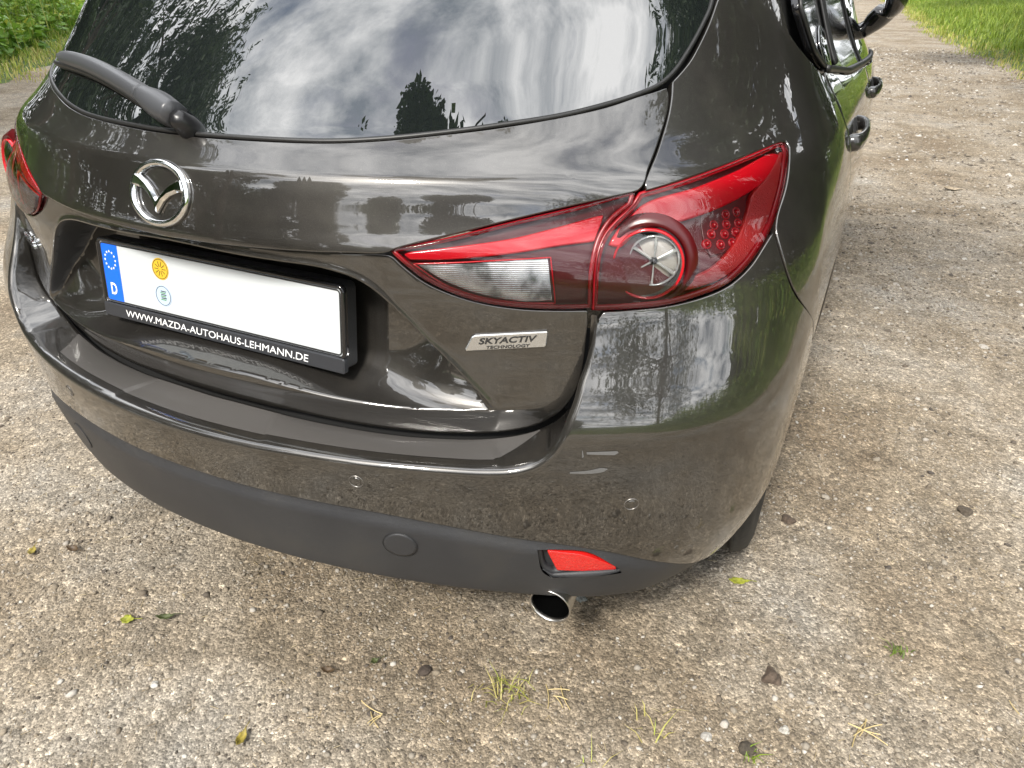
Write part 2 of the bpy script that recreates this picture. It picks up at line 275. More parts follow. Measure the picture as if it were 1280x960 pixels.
def resamp(P, step, closed=True, sharp=35):
    """resample a polyline; Catmull-Rom between its points, straight at sharp corners"""
    P = np.asarray(P, float); n = len(P); out = []
    def corner(i):
        if not closed and (i == 0 or i == n-1): return True
        a = P[i]-P[(i-1) % n]; b = P[(i+1) % n]-P[i]
        c = np.dot(a, b)/(np.linalg.norm(a)*np.linalg.norm(b)+1e-12); return math.degrees(math.acos(max(-1, min(1, c)))) > sharp
    cs = [corner(i) for i in range(n)]
    for i in range(n if closed else n-1):
        p1, p2 = P[i], P[(i+1) % n]
        p0 = P[(i-1) % n] if not cs[i] else 2*p1-p2
        p3 = P[(i+2) % n] if not cs[(i+1) % n] else 2*p2-p1
        d = np.linalg.norm(p2-p1); k = max(1, int(round(d/step)))
        t0, t1, t2, t3 = 0, *np.cumsum([max(np.linalg.norm(b-a), 1e-6)**.5 for a, b in ((p0, p1), (p1, p2), (p2, p3))])
        for j in range(k):
            t = t1+(t2-t1)*j/k
            A1 = (t1-t)/(t1-t0)*p0+(t-t0)/(t1-t0)*p1; A2 = (t2-t)/(t2-t1)*p1+(t-t1)/(t2-t1)*p2; A3 = (t3-t)/(t3-t2)*p2+(t-t2)/(t3-t2)*p3
            B1 = (t2-t)/(t2-t0)*A1+(t-t0)/(t2-t0)*A2; B2 = (t3-t)/(t3-t1)*A2+(t-t1)/(t3-t1)*A3
            out.append((t2-t)/(t2-t1)*B1+(t-t1)/(t2-t1)*B2)
    if not closed: out.append(P[-1])
    return np.array(out)
def area2(q): return .5*np.sum(q[:, 0]*np.roll(q[:, 1], -1)-np.roll(q[:, 0], -1)*q[:, 1])
def inpoly(q, pts):
    x, y = pts[:, 0], pts[:, 1]; c = np.zeros(len(pts), bool); a = q; b = np.roll(q, -1, 0)
    for (x1, y1), (x2, y2) in zip(a, b):
        if y1 == y2: continue
        c ^= ((y1 > y) != (y2 > y)) & (x < (x2-x1)*(y-y1)/(y2-y1)+x1)
    return c
def fill2d(q, step, lines=(), scale=(1., 1.), holes=()):
    """constrained triangulation of outline q (n,2) with interior grid of the given spacing"""
    q = np.asarray(q); sc = np.array(scale); qs = q*sc
    lo, hi = qs.min(0), qs.max(0)
    gx = np.arange(lo[0]+step*.5, hi[0], step); gy = np.arange(lo[1]+step*.5, hi[1], step*.9)
    G = np.stack(np.meshgrid(gx, gy), -1); G[1::2, :, 0] += step*.5; G = G.reshape(-1, 2)
    keep = inpoly(qs, G)
    B = [qs]+[np.asarray(h)*sc for h in holes]+[np.asarray(l)*sc for l in lines]
    for h in holes: keep &= ~inpoly(np.asarray(h)*sc, G)
    allb = np.concatenate(B)
    G = G[keep]
    if len(G):
        d = np.full(len(G), 9.)
        for c in range(0, len(allb), 200): d = np.minimum(d, np.min(np.linalg.norm(G[:, None]-allb[None, c:c+200], axis=2), axis=1))
        G = G[d > step*.45]
    pts = [qs]; ed = []; base = 0
    n = len(qs); ed += [(i, (i+1) % n) for i in range(n)]; base = n
    for h in holes:
        h = np.asarray(h)*sc; k = len(h); pts.append(h); ed += [(base+i, base+(i+1) % k) for i in range(k)]; base += k
    for l in lines:
        l = np.asarray(l)*sc; k = len(l); pts.append(l); ed += [(base+i, base+i+1) for i in range(k-1)]; base += k
    pts.append(G); pts = np.concatenate(pts)
    v, e, f, *_ = delaunay_2d_cdt([Vector(p) for p in pts], ed, [], 0, 1e-7)
    v = np.array([(a.x, a.y) for a in v])
    f = [tuple(t) for t in f]
    fa = np.array(f); cen = v[fa].mean(1); ok = inpoly(qs, cen)
    for h in holes: ok &= ~inpoly(np.asarray(h)*sc, cen)
    f = [t for t, k in zip(f, ok) if k]
    # orient counter-clockwise
    fa = np.array(f); t3 = v[fa]; ar = np.cross(t3[:, 1]-t3[:, 0], t3[:, 2]-t3[:, 0]); fa[ar < 0] = fa[ar < 0][:, ::-1]; f = [tuple(t) for t in fa.tolist()]
    return v/sc, f
def rim(V, Fc, loop_pts, loop_nrm, r=.002, depth=.012, cut=True):
    """rolled edge: loop of surface points + normals (ccw seen from outside) -> ring of quads turning inwards"""
    P = np.asarray(loop_pts); Nn = np.asarray(loop_nrm); T = np.roll(P, -1, 0)-np.roll(P, 1, 0); T /= np.linalg.norm(T, axis=1)[:, None]+1e-12
    O = np.cross(T, Nn); O /= np.linalg.norm(O, axis=1)[:, None]+1e-12
    rings = [P]
    for a in (30, 60, 90): rings.append(P+O*r*math.sin(R(a))-Nn*r*(1-math.cos(R(a))))
    rings.append(P+O*r-Nn*depth)
    base = len(V); V = np.concatenate([V]+rings); n = len(P); F2 = list(Fc)
    for k in range(len(rings)-1):
        for i in range(n):
            j = (i+1) % n; F2.append((base+k*n+i, base+(k+1)*n+i, base+(k+1)*n+j, base+k*n+j))
    return V, F2
def set_normals(o, Nv):
    """surface normals of the body skin; zero rows keep the mesh's own"""
    o.data.normals_split_custom_set_from_vertices([tuple(map(float, n)) for n in Nv])
def weld(V, Fc, tol=1e-5, nrm=None):
    key = np.round(np.asarray(V)/tol).astype(np.int64); _, idx, inv = np.unique(key, axis=0, return_index=True, return_inverse=True)
    inv = inv.ravel(); V2 = np.asarray(V)[idx]; out = []
    for f in Fc:
        g_ = [int(inv[i]) for i in f]; g2 = [a for i, a in enumerate(g_) if a != g_[i-1]]
        if len(g2) >= 3: out.append(tuple(g2))
    if nrm is not None: return V2, out, np.asarray(nrm)[idx]
    return V2, out
def flipx(V, Fc): return mir(V), [tuple(f)[::-1] for f in Fc]
def panel(name, P, mat, parent, rear=None, off=0., step=.010, r=.002, depth=.012, edge=.006, surf=None, lines=(), holes=(), mirror=False, sharp=35, do_rim=True):
    """panel on the body surface inside outline P (3d points, any winding)"""
    rear = rear or rearU
    Q = resamp(P, edge, sharp=sharp); A = ang(Q)
    if area2(A) < 0: Q = Q[::-1]; A = A[::-1]
    hl = [ang(resamp(h, edge)) for h in holes]; ll = [ang(resamp(l, edge, closed=False)) for l in lines]
    v, f = fill2d(A, step, ll, holes=hl)
    V = S(v[:, 0], v[:, 1], rear, off)
    NV = normal(V, rear)
    if surf: V = surf(V); NV[:] = 0
    if do_rim:
        LP = S(A[:, 0], A[:, 1], rear, off)
        if surf: LP = surf(LP)
        V, f = rim(V, f, LP, normal(LP, rear), r, depth)
        for h in hl:
            hh = h if area2(h) < 0 else h[::-1]; LP = S(hh[:, 0], hh[:, 1], rear, off); V, f = rim(V, f, LP, normal(LP, rear), r, depth)
        NV = np.r_[NV, np.zeros((len(V)-len(NV), 3))]; V, f, NV = weld(V, f, nrm=NV)
    if mirror: V, f = flipx(V, f); NV = mir(NV)
    o = mesh_obj(name, V, f, mat, parent); set_normals(o, NV); return o
def sym(P): P = np.asarray(P); return np.concatenate([P, mir(P[::-1])[(1 if abs(P[-1][0]) < 1e-6 else 0):(-1 if abs(P[0][0]) < 1e-6 else None)]])
def sweep(name, path, prof, mat, parent, nrm=None, closed=False, caps=True, smooth=True):
    """profile (list of (a,b)) swept along path; a along side vector, b along normal"""
    P = np.asarray(path, float); n = len(P)
    T = (np.roll(P, -1, 0)-np.roll(P, 1, 0)) if closed else np.gradient(P, axis=0); T /= np.linalg.norm(T, axis=1)[:, None]
    Nn = np.tile([0, 0, 1.], (n, 1)) if nrm is None else np.asarray(nrm, float)
    if Nn.ndim == 1: Nn = np.tile(Nn, (n, 1))
    B = np.cross(T, Nn); B /= np.linalg.norm(B, axis=1)[:, None]; N2 = np.cross(B, T)
    m = len(prof) if not callable(prof) else len(prof(0)); V = []
    for i in range(n):
        pr = prof(i/(n-1)) if callable(prof) else prof
        for a, b in pr: V.append(P[i]+B[i]*a+N2[i]*b)
    Fc = []
    for i in range(n if closed else n-1):
        j = (i+1) % n
        for k in range(m): l = (k+1) % m; Fc.append((i*m+k, i*m+l, j*m+l, j*m+k))
    if caps and not closed: Fc += [tuple(range(m))[::-1], tuple((n-1)*m+k for k in range(m))]
    return mesh_obj(name, V, Fc, mat, parent, smooth)
def circ(r, n=16, r2=None): return [(r*math.cos(2*math.pi*k/n), (r2 or r)*math.sin(2*math.pi*k/n)) for k in range(n)]
def lathe(name, prof, mat, parent, org, axis, n=32, smooth=True, upv=(0, 0, 1)):
    """prof: (radius, along) pairs"""
    ax = Vector(axis).normalized(); s = Vector(upv).cross(ax)
    if s.length < 1e-4: s = Vector((1, 0, 0))
    s.normalize(); t = ax.cross(s); V = []; Fc = []
    for r, a in prof:
        for k in range(n):
            c = 2*math.pi*k/n; V.append(Vector(org)+ax*a+(s*math.cos(c)+t*math.sin(c))*r)
    for i in range(len(prof)-1):
        for k in range(n): l = (k+1) % n; Fc.append((i*n+k, i*n+l, (i+1)*n+l, (i+1)*n+k))
    return mesh_obj(name, V, Fc, mat, parent, smooth)
def plate(name, q2, frame, mat, parent, h, bev=0., holes=()):
    """flat extruded outline: q2 in frame (org, ex, ey, en), thickness h towards en"""
    org, ex, ey, en = frame; q = np.asarray(q2, float)
    if area2(q) < 0: q = q[::-1]
    n = len(q); H = []
    V = []; Fc = []
    c = q.mean(0)
    lay = [(q, 0.), (q, h-bev)]
    if bev:
        d = np.roll(q, -1, 0)-np.roll(q, 1, 0); d /= np.linalg.norm(d, axis=1)[:, None]+1e-9
        inn = q+np.stack([-d[:, 1], d[:, 0]], 1)*bev; lay.append((inn, h))
    for a, z in lay: V += [org+ex*x+ey*y+en*z for x, y in a]
    for k in range(len(lay)-1):
        for i in range(n): j = (i+1) % n; Fc.append((k*n+i, k*n+j, (k+1)*n+j, (k+1)*n+i))
    top = lay[-1][0]; v, f = fill2d(top, 9.)
    b = len(V); V += [org+ex*x+ey*y+en*h for x, y in v]; Fc += [tuple(b+i for i in t) for t in f]
    V, Fc = weld(np.array(V), Fc, 1e-6)
    o = mesh_obj(name, V, Fc, mat, parent, False); return o
def rrect(w, h, r, n=5):
    out = []
    for cx, cy, a0 in ((w/2-r, h/2-r, 0), (-w/2+r, h/2-r, 90), (-w/2+r, -h/2+r, 180), (w/2-r, -h/2+r, 270)):
        for k in range(n+1): a = R(a0+90*k/n); out.append((cx+r*math.cos(a), cy+r*math.sin(a)))
    return np.array(out)
def ellipse(a, b, n=40): return np.array([(a*math.cos(2*math.pi*k/n), b*math.sin(2*math.pi*k/n)) for k in range(n)])
def fr(org, ex, ey):
    ex = np.array(ex, float); ex /= np.linalg.norm(ex); ey = np.array(ey, float); ey -= ex*ey.dot(ex); ey /= np.linalg.norm(ey)
    return np.array(org, float), ex, ey, np.cross(ex, ey)
def surf_frame(x, z, rear=None, side_=None, off=0.):
    """frame on the rear surface at x,z : ex to the car's right, ey up, en outwards"""
    rear = rear or rearU
    lo, hi = -.3, 1.2
    for _ in range(40):
        m = (lo+hi)/2
        if F(np.array([x, m, z]), rear) > 0: hi = m
        else: lo = m
    P = np.array([x, hi, z]); n = normal(P, rear); ex = np.cross([0, 0, 1.], n); ex /= np.linalg.norm(ex); ey = np.cross(n, ex)
    return P+n*off, ex, ey, n
def text(name, s, width, height, frame, mat, parent, lift=.0006, shear=0., bold=0., ext=.0004):
    cu = bpy.data.curves.new(name, 'FONT'); cu.body = s; cu.size = 1; cu.offset = bold; cu.shear = shear; cu.extrude = 0; cu.resolution_u = 4
    t = bpy.data.objects.new(name, cu); COL.objects.link(t); dg = bpy.context.evaluated_depsgraph_get(); me = bpy.data.meshes.new_from_object(t.evaluated_get(dg))
    bpy.data.objects.remove(t)
    n = len(me.vertices); co = np.empty(n*3, np.float32); me.vertices.foreach_get('co', co); co = co.reshape(-1, 3)
    lo, hi = co.min(0), co.max(0); x = (co[:, 0]-(lo[0]+hi[0])/2)*width/(hi[0]-lo[0]); y = (co[:, 1]-(lo[1]+hi[1])/2)*height/(hi[1]-lo[1])
    org, ex, ey, en = frame; P = org+x[:, None]*ex+y[:, None]*ey+lift*en
    Fc = [tuple(p.vertices) for p in me.polygons]; bpy.data.meshes.remove(me); return mesh_obj(name, P, Fc, mat, parent, False)
# ------------------------------------------------------------------ the car
car = tag(empty('parked_car'), 'dark grey hatchback parked on the gravel path, seen from behind', 'car')
# black inner structure behind the panel gaps
th = np.linspace(-.50, .62, 60); ph = np.linspace(-1.75, 1.75, 120)
def shell(rear, z0, z1, off):
    A, B = np.meshgrid(ph, th); P = S(A.ravel(), B.ravel(), rear, off); n = len(ph); Fc = []
    for i in range(len(th)-1):
        for j in range(n-1):
            q = (i*n+j, i*n+j+1, (i+1)*n+j+1, (i+1)*n+j); z = P[list(q), 2]
            if z.min() > z0 and z.max() < z1 and not (P[q[0], 1] > .36 and z.min() < .78) and not (abs(P[q[0], 0]) < .56 and z.min() < .895): Fc.append(q)
    return P, Fc
Va, Fa = shell(rearU, .80, 1.38, .042); Vb, Fb = shell(rearB, .30, .56, .03)
bx0 = np.linspace(-.615, .615, 60); bzs = (.50, .55, .60, .635)
Vc = np.array([(x, .072+.42*x*x+.01*(abs(x) > .6), z) for z in bzs for x in bx0]); Fcc = [(k*60+i, k*60+i+1, (k+1)*60+i+1, (k+1)*60+i) for k in range(3) for i in range(59)]
n1_, n2_ = len(Va), len(Va)+len(Vb)
mesh_obj('inner_body', np.r_[Va, Vb, Vc], Fa+[tuple(i+n1_ for i in f) for f in Fb]+[tuple(i+n2_ for i in f) for f in Fcc], DARK, car)
# --- upper tailgate panel, under its window; the logo and wiper sit on it
tailgate = panel('tailgate', sym(mm('tailgate_upper')), PAINT, car, step=.008, r=.0022, lines=[np.stack([xs_ := np.linspace(-.62, .62, 90), rearU(np.abs(xs_), np.full(90, .986)), np.full(90, .986)], 1)])
glass = panel('rear_window', sym(mm('glass')), GLASS, car, off=.002, step=.02, r=.0015, depth=.01)
gp = resamp(sym(mm('glass')), .008); ga = ang(gp)
if area2(ga) < 0: gp = gp[::-1]
gp = S(*ang(gp).T, rearU, 0.); gn_ = normal(gp, rearU)
sweep('window_seal', gp, [(-.0055, -.010), (.0012, -.010), (.0012, -.0005), (-.001, .0012), (-.0045, .0008), (-.0055, -.002)], RUBSEAL, glass, gn_, closed=True)
# --- lower tailgate panel with the number plate recess
Y0L = pch([.56, .60, .625, .655, .70, .76, .82, .86, .9], [.066, .052, .044, .033, .036, .041, .041, .043, .045])
KL = pch([.58, .65, .82, .9], [.41, .42, .425, .45])
_ar = mm('arch')[:, [0, 2]]; _ar = np.r_[_ar, [[0, .873]]]; _l4 = mm('L4')[:, [0, 2]].copy()
_l4[:, 1] += np.where(_l4[:, 0] < .45, .004, 0); _l4 = np.r_[[[0, .668]], _l4]
l4z = pch(_l4[:, 0], _l4[:, 1])
arch_r = resamp(np.c_[_ar[:, 0], np.zeros(len(_ar)), _ar[:, 1]], .006, closed=False)[:, [0, 2]]
low_r = np.stack([np.linspace(0, .501, 60), l4z(np.linspace(0, .501, 60))], 1); low_r[-1] = arch_r[0]
poly = np.r_[low_r, arch_r[1:], mir2 if False else np.c_[-arch_r[::-1][1:, 0], arch_r[::-1][1:, 1]], np.c_[-low_r[::-1][1:-1, 0], low_r[::-1][1:-1, 1]]]
def pdist(P, L):
    a, b = L[:-1], L[1:]; d = np.full(len(P), 9.)
    for p, q in zip(a, b):
        t = np.clip(((P-p)@(q-p))/max((q-p)@(q-p), 1e-12), 0, 1); d = np.minimum(d, np.linalg.norm(P-p-t[:, None]*(q-p), axis=1))
    return d
_plo = mm('tailgate_lower')
_sl = mm('L4')[-3:][:, [0, 2]]
def lowY(x, z):
    x = np.abs(np.asarray(x, float)); z = np.asarray(z, float); P = np.stack([x, z], 1)
    base = Y0L(z)+KL(z)*x*x
    ins = inpoly(poly, P)
    da = pdist(P, arch_r); dl = np.maximum(0, z-l4z(np.minimum(x, .501)))
    ta = np.clip(da/.0125, 0, 1); w = ta*ta*(3-2*ta)*.25+ta*.75
    fa_ = .150+(z-.763)*.127-base; full = .5*(fa_+np.sqrt(fa_*fa_+.036**2))+.004
    # a 45 degree ledge above the lower crease, then a flatter run up to the back of the recess
    u_ = np.maximum(dl-.021, 0); na_ = .104-(.033+.42*x*x); need = .5*(na_+np.sqrt(na_*na_+.040**2))+.003; sl_ = 1-sst(.24, .42, x); flo = need*(1-np.exp(-dl/.0105))*1.1+(.20+.45*sl_)*dl*np.clip(dl/.03, 0, 1)+.9*sl_*u_*u_/.05
    dep = smin(full, flo, .022)+0.; dep = np.maximum(0, dep)
    y = np.where(ins, base+dep*w, base)
    y = y-.0021*np.exp(-(da/.0042)**2)*1.
    # below the lower crease the panel tucks under
    cz = np.where(x <= .501, l4z(np.minimum(x, .501)), np.interp(x, _sl[:, 0], _sl[:, 1])); below = np.clip(cz-z, 0, .2)
    return y+.10*below*(1-np.exp(-below/.01))
def low_panel():
    Q = resamp(sym(_plo), .005); A = Q[:, [0, 2]]
    if area2(A) < 0: A = A[::-1]
    ln = [np.r_[arch_r, np.c_[-arch_r[::-1][1:, 0], arch_r[::-1][1:, 1]]], np.r_[np.c_[-low_r[::-1][1:-1, 0], low_r[::-1][1:-1, 1]], low_r[1:-1]]]
    # the crease runs on beyond the arch foot
    xx = np.linspace(.507, .588, 14); zz_ = np.interp(xx, _sl[:, 0], _sl[:, 1]); ln += [np.c_[xx, zz_], np.c_[-xx, zz_]]
    for dz_ in (-.0022, .0016, .006, .012, .018, .024): ln.append(np.c_[low_r[:-3, 0]*1., low_r[:-3, 1]+dz_][::1]); ln.append(np.c_[-low_r[1:-3, 0], low_r[1:-3, 1]+dz_])
    dt_ = np.gradient(arch_r, axis=0); dt_ /= np.linalg.norm(dt_, axis=1)[:, None]; nn2 = np.stack([-dt_[:, 1], dt_[:, 0]], 1)
    for o_ in (-.0125, -.0085, -.0048, -.0024, .0024, .0048, .0075, .0125):
        q_ = (arch_r+nn2*o_)[3:-2]; ln += [q_, np.c_[-q_[:, 0], q_[:, 1]]]
    v, f = fill2d(A, .0072, ln, scale=(1., 2.0))
    V = np.stack([v[:, 0], lowY(v[:, 0], v[:, 1]), v[:, 1]], 1)
    LP = np.stack([A[:, 0], lowY(A[:, 0], A[:, 1]), A[:, 1]], 1)
    e = 1e-3; dx = (lowY(A[:, 0]+e, A[:, 1])-lowY(A[:, 0]-e, A[:, 1]))/(2*e); dz = (lowY(A[:, 0], A[:, 1]+e)-lowY(A[:, 0], A[:, 1]-e))/(2*e)
    Nn = np.stack([dx*1., -np.ones(len(dx)), dz], 1); Nn /= np.linalg.norm(Nn, axis=1)[:, None]
    V, f = rim(V, f, LP, Nn, .002, .02); V, f = weld(V, f)
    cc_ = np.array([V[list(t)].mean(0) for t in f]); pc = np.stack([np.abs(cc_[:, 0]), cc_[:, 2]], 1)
    wall_shade = inpoly(poly, pc) & (pdist(pc, arch_r) < .0122) & (pc[:, 1] > l4z(np.minimum(pc[:, 0], .501))+.02)  # recess wall is body paint; its shade is put in with the black material
    return mesh_obj('lower_tailgate_panel', V, f, None, tailgate, mats=[PAINT, BLACKPL], fm=wall_shade.astype(np.int32))
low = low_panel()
# --- bumper skin and the shelf that runs round the tailgate
def mesh_join(parts):
    V = []; Fc = []; b = 0
    for v, f in parts: V.append(v); Fc += [tuple(i+b for i in t) for t in f]; b += len(v)
    return np.concatenate(V), Fc
P = mm('bumper'); nL2 = len(mm('L2'))
Qb = resamp(sym(P), .006); Ab = ang(Qb)
if area2(Ab) < 0: Ab = Ab[::-1]
vb, fb = fill2d(Ab, .009); VB = S(vb[:, 0], vb[:, 1], rearB)
LP = S(Ab[:, 0], Ab[:, 1], rearB); NB = normal(LP, rearB)
l2 = resamp(sym(mm('L2')[::-1])[::-1], .006, closed=False); l3 = resamp(sym(mm('L3')[::-1])[::-1], .006, closed=False)
onl2 = np.array([np.min(np.linalg.norm(l2-p, axis=1)) < .004 for p in LP])
# ordinary rolled edge everywhere but along the shelf edge
V1, f1 = rim(VB, fb, LP, NB, .002, .014)
n0 = len(VB); nl = len(LP)
f1 = [f for f in f1 if not (len(f) == 4 and min(f) >= n0 and onl2[(f[0]-n0) % nl] and onl2[(f[3]-n0) % nl])]
# shelf strip: fillet out of the skin, then a shallow ramp to the tailgate gap, then a flange down
def arc_par(L): s = np.r_[0, np.cumsum(np.linalg.norm(np.diff(L, axis=0), axis=1))]; return s/s[-1]
def match_l3():
    a, b = mm('L2'), mm('L3'); full = lambda q: sym(q[::-1])[::-1]
    A2, B2 = full(a), full(b); pa = arc_par(A2); pb = arc_par(B2)
    return pch(pa[::2] if len(pa) % 2 else pa, pb[::2] if len(pb) % 2 else pb)
mt = match_l3(); t2 = arc_par(l2); t3 = arc_par(l3)
l3m = np.stack([np.interp(mt(t2), t3, l3[:, i]) for i in range(3)], 1)
l2s = S(*ang(l2).T, rearB); n2 = normal(l2s, rearB); tt = np.gradient(l2s, axis=0); tt /= np.linalg.norm(tt, axis=1)[:, None]
ot = np.cross(tt, n2); ot /= np.linalg.norm(ot, axis=1)[:, None]
cdir = l3m-l2s
ot *= np.sign(ot[len(ot)//2, 2])
rows = [l2s]; wid = np.linalg.norm(cdir, axis=1)
rf = np.minimum(.011, wid*.3)[:, None]
for a in (20, 40, 60, 78): rows.append(l2s+ot*rf*math.sin(R(a))-n2*rf*(1-math.cos(R(a))))
st = rows[-1]; dn = l3m-st
for t in np.linspace(.14, 1, 11):
    sag = -.0015*math.sin(math.pi*t)**1.0*np.minimum(1, wid/.06)
    lift = np.cross(tt, dn); lift /= np.linalg.norm(lift, axis=1)[:, None]; lift *= np.sign(np.sum(lift*n2, axis=1))[:, None]
    rows.append(st+dn*t+lift*sag[:, None])
rows.append(rows[-1]+np.array([0, .004, -.004])); rows.append(rows[-1]+np.array([0, .012, -.022]))
m_ = len(l2s); VS_ = np.concatenate(rows); FS = []
for k in range(len(rows)-1):
    for i in range(m_-1): FS.append((k*m_+i, k*m_+i+1, (k+1)*m_+i+1, (k+1)*m_+i))
# orientation: make shelf face up
q = FS[6*m_+m_//2]; nn = np.cross(VS_[q[1]]-VS_[q[0]], VS_[q[2]]-VS_[q[0]])
if nn[2] < 0: FS = [f[::-1] for f in FS]
Vj, Fj = mesh_join([(V1, f1), (VS_, FS)]); NBv = np.r_[normal(VB, rearB), np.zeros((len(Vj)-len(VB), 3))]; Vj, Fj, NBv = weld(Vj, Fj, 6e-4, NBv)
bumper = mesh_obj('rear_bumper', Vj, Fj, PAINT, car); set_normals(bumper, NBv)
# protective film on the shelf (a thin sheet 0.5 mm above it)
def film():
    i0, i1 = [int(np.argmin(np.abs(l2s[:, 0]-x))) for x in (-.50, .60)]
    if i0 > i1: i0, i1 = i1, i0
    V = []; Fc = []; idx = list(range(i0, i1+1)); up_ = np.array([0, -.0001, .0006])
    for i in idx:
        e = min(1, min(i-i0, i1-i)/14.)
        for k in np.linspace(14.6-8.2*(.05+.95*e), 14.6, 8):
            a = int(k); b = min(a+1, len(rows)-1); V.append(rows[a][i]*(1-(k-a))+rows[b][i]*(k-a)+up_)
    for a in range(len(idx)-1):
        for k in range(7): Fc.append((a*8+k, a*8+k+1, (a+1)*8+k+1, (a+1)*8+k))
    q = Fc[len(Fc)//2]; A = [np.array(V[i]) for i in q]
    if np.cross(A[1]-A[0], A[2]-A[0])[2] < 0: Fc = [f[::-1] for f in Fc]
    return mesh_obj('protective_film', V, Fc, FILM, bumper)
film()
def on_bumper(P): return S(*ang(np.asarray(P)).T, rearB)
def surf_disc(name, c, r, mat, parent, lift, rear=None, ring=None, n=32, rx=None):
    rear = rear or rearB; n_ = normal(c, rear); ex = np.cross([0, 0, 1.], n_); ex /= np.linalg.norm(ex); ey = np.cross(n_, ex)
    rad = [0, r*.8, r-.0012, r] if ring is None else [ring, ring+.0006, r-.0006, r]; hgt = [lift, lift, lift, -.002] if ring is None else [-.001, lift, lift, -.001]
    V = []; Fc = []; H_ = []
    for ra, h in zip(rad, hgt):
        for k in range(n):
            a = 2*math.pi*k/n; p = c+ex*ra*math.cos(a)*(rx or 1)+ey*ra*math.sin(a); V.append(p); H_.append(h)
    V = S(*ang(np.array(V)).T, rear); V = list(V+normal(V, rear)*np.array(H_)[:, None])
    for i in range(len(rad)-1):
        for k in range(n): l = (k+1) % n; Fc.append((i*n+k, i*n+l, (i+1)*n+l, (i+1)*n+k))
    q = Fc[n]; A = [V[i] for i in q]
    if np.cross(A[1]-A[0], A[2]-A[0])@n_ < 0: Fc = [f[::-1] for f in Fc]
    return mesh_obj(name, V, Fc, mat, parent)
SENSR = plain('sensor_highlight', (.16, .15, .14), .35, .6)  # ring tinted lighter than the paint: a rim highlight put into the colour
for s in (1, -1):
    for c in mm('sensors'):
        c = on_bumper([c*[s, 1, 1]])[0]
        sn = surf_disc('parking_sensor', c, .0085, PAINT, bumper, .0012)
        surf_disc('sensor_ring', c, .0122, SENSR, sn, .0012, ring=.0104)
# --- unpainted lower bumper
Pl = mm('lower_bumper'); pk = mm('reflector_pocket')
_l1 = mm('lower_bumper')[:10]
def low_surf(V):
    d = np.maximum(0, np.interp(np.abs(V[:, 0]), _l1[:, 0], _l1[:, 2])-V[:, 2]); k = (1-sst(.70, .80, np.abs(V[:, 0])))
    n_ = normal(V, rearB); return V+n_*((.0095*sst(-.004, .022, d)-.0015)*k)[:, None]
lower = panel('lower_bumper', sym(Pl), BLACKPL, car, rear=rearB, off=.003, step=.0075, r=.007, depth=.05, holes=[pk, mir(pk)], surf=low_surf)
for s in (1, -1):
    pkm = pk if s > 0 else mir(pk)
    panel('reflector_pocket', pkm, BLACKPL, lower, rear=rearB, off=.016, step=.01, r=.001, depth=.002)
    rp = mm('reflector'); rp = rp if s > 0 else mir(rp)
    ps = resamp(pkm[[3, 4, 5, 6, 7]], .006, closed=False); ps = S(*ang(ps).T, rearB, .001); sweep('reflector_lip', ps, lambda t: [(a*math.sin(math.pi*min(.97, max(.03, t))), b*math.sin(math.pi*min(.97, max(.03, t)))) for a, b in circ(.009, 10, .007)], BLACKPL, lower, normal(ps, rearB))
    panel('reflector', rp, RED_PRISM, lower, rear=rearB, off=.001, step=.01, r=.0015, depth=.012)
    c = on_bumper([mm('tow_cover')[0]*[s, 1, 1]])[0]
    tcv = surf_disc('tow_eye_cover', c, .0285, BLACKPL, lower, .0066); surf_disc('cover_gap', c, .0296, DARK, tcv, .0064, ring=.0287)
# lip return under the lower bumper and floor pan so nothing is hollow
lipx = np.linspace(-.70, .70, 60)
lz = np.interp(np.abs(lipx), [0, .2, .36, .5, .62, .69, .75, .79, .815], [.337, .332, .320, .303, .284, .275, .272, .277, .285])
lp_ = np.stack([lipx, np.zeros(60), lz], 1); lp_[:, 1] = S(*ang(np.stack([lipx, rearB(np.abs(lipx), lz), lz], 1)).T, rearB)[:, 1]
V = np.r_[lp_+[0, .006, -.001], lp_*[.93, 1, 1]+[0, .09, .045], np.stack([lipx*.9, np.full(60, 1.2), np.full(60, .30)], 1)]
mesh_obj('floor_pan', V, [(k*60+i, k*60+i+1, (k+1)*60+i+1, (k+1)*60+i) for k in range(2) for i in range(59)], DARK, car)
# touch-up marks and scrapes on the right corner
for nm, key in (('scratch', 'scratch_a'), ('scratch', 'scratch_a2'), ('scratch', 'scratch_b')):
    panel(nm, mm(key), PRIMER, bumper, rear=rearB, off=-.0007, step=.004, edge=.003, do_rim=False)
# --- tail lights
def ringpiece(name, path, mat, parent, wdt, rear, off, closed=True):
    q = resamp(path, .005, closed=closed); q = S(*ang(q).T, rear, off); nn = normal(q, rear)
    return sweep(name, q, [(-wdt/2, -.002), (wdt/2, -.002), (wdt/2, .0), (0, .0015), (-wdt/2, .0)], mat, parent, nn, closed=closed)
def light_in(s):
    m = lambda k: mm(k) if s > 0 else mir(mm(k))
    o = panel('tail_light', m('light_inner'), LENS_CLEAR, car, off=-.0015, step=.012, r=.002, depth=.014)
    o['label'] = 'inner tail light on the tailgate with clear reversing lamp'
    hs = panel('housing', m('light_inner'), RED_DEEP, o, off=.018, step=.02, r=.001, depth=.002)
    ringpiece('red_edge', m('light_inner'), RED_EDGE, o, .006, rearU, .006)
    panel('light_bar', m('red_bar'), RED_BRIGHT, o, off=.010, step=.012, r=.003, depth=.006)
    panel('reversing_lamp', m('reverse_lamp'), SILVER, o, off=.013, step=.010, r=.001, depth=.004, do_rim=True)
    ringpiece('lamp_rim', m('reverse_rim'), RED_BRIGHT, o, .0022, rearU, .0105)
    return o
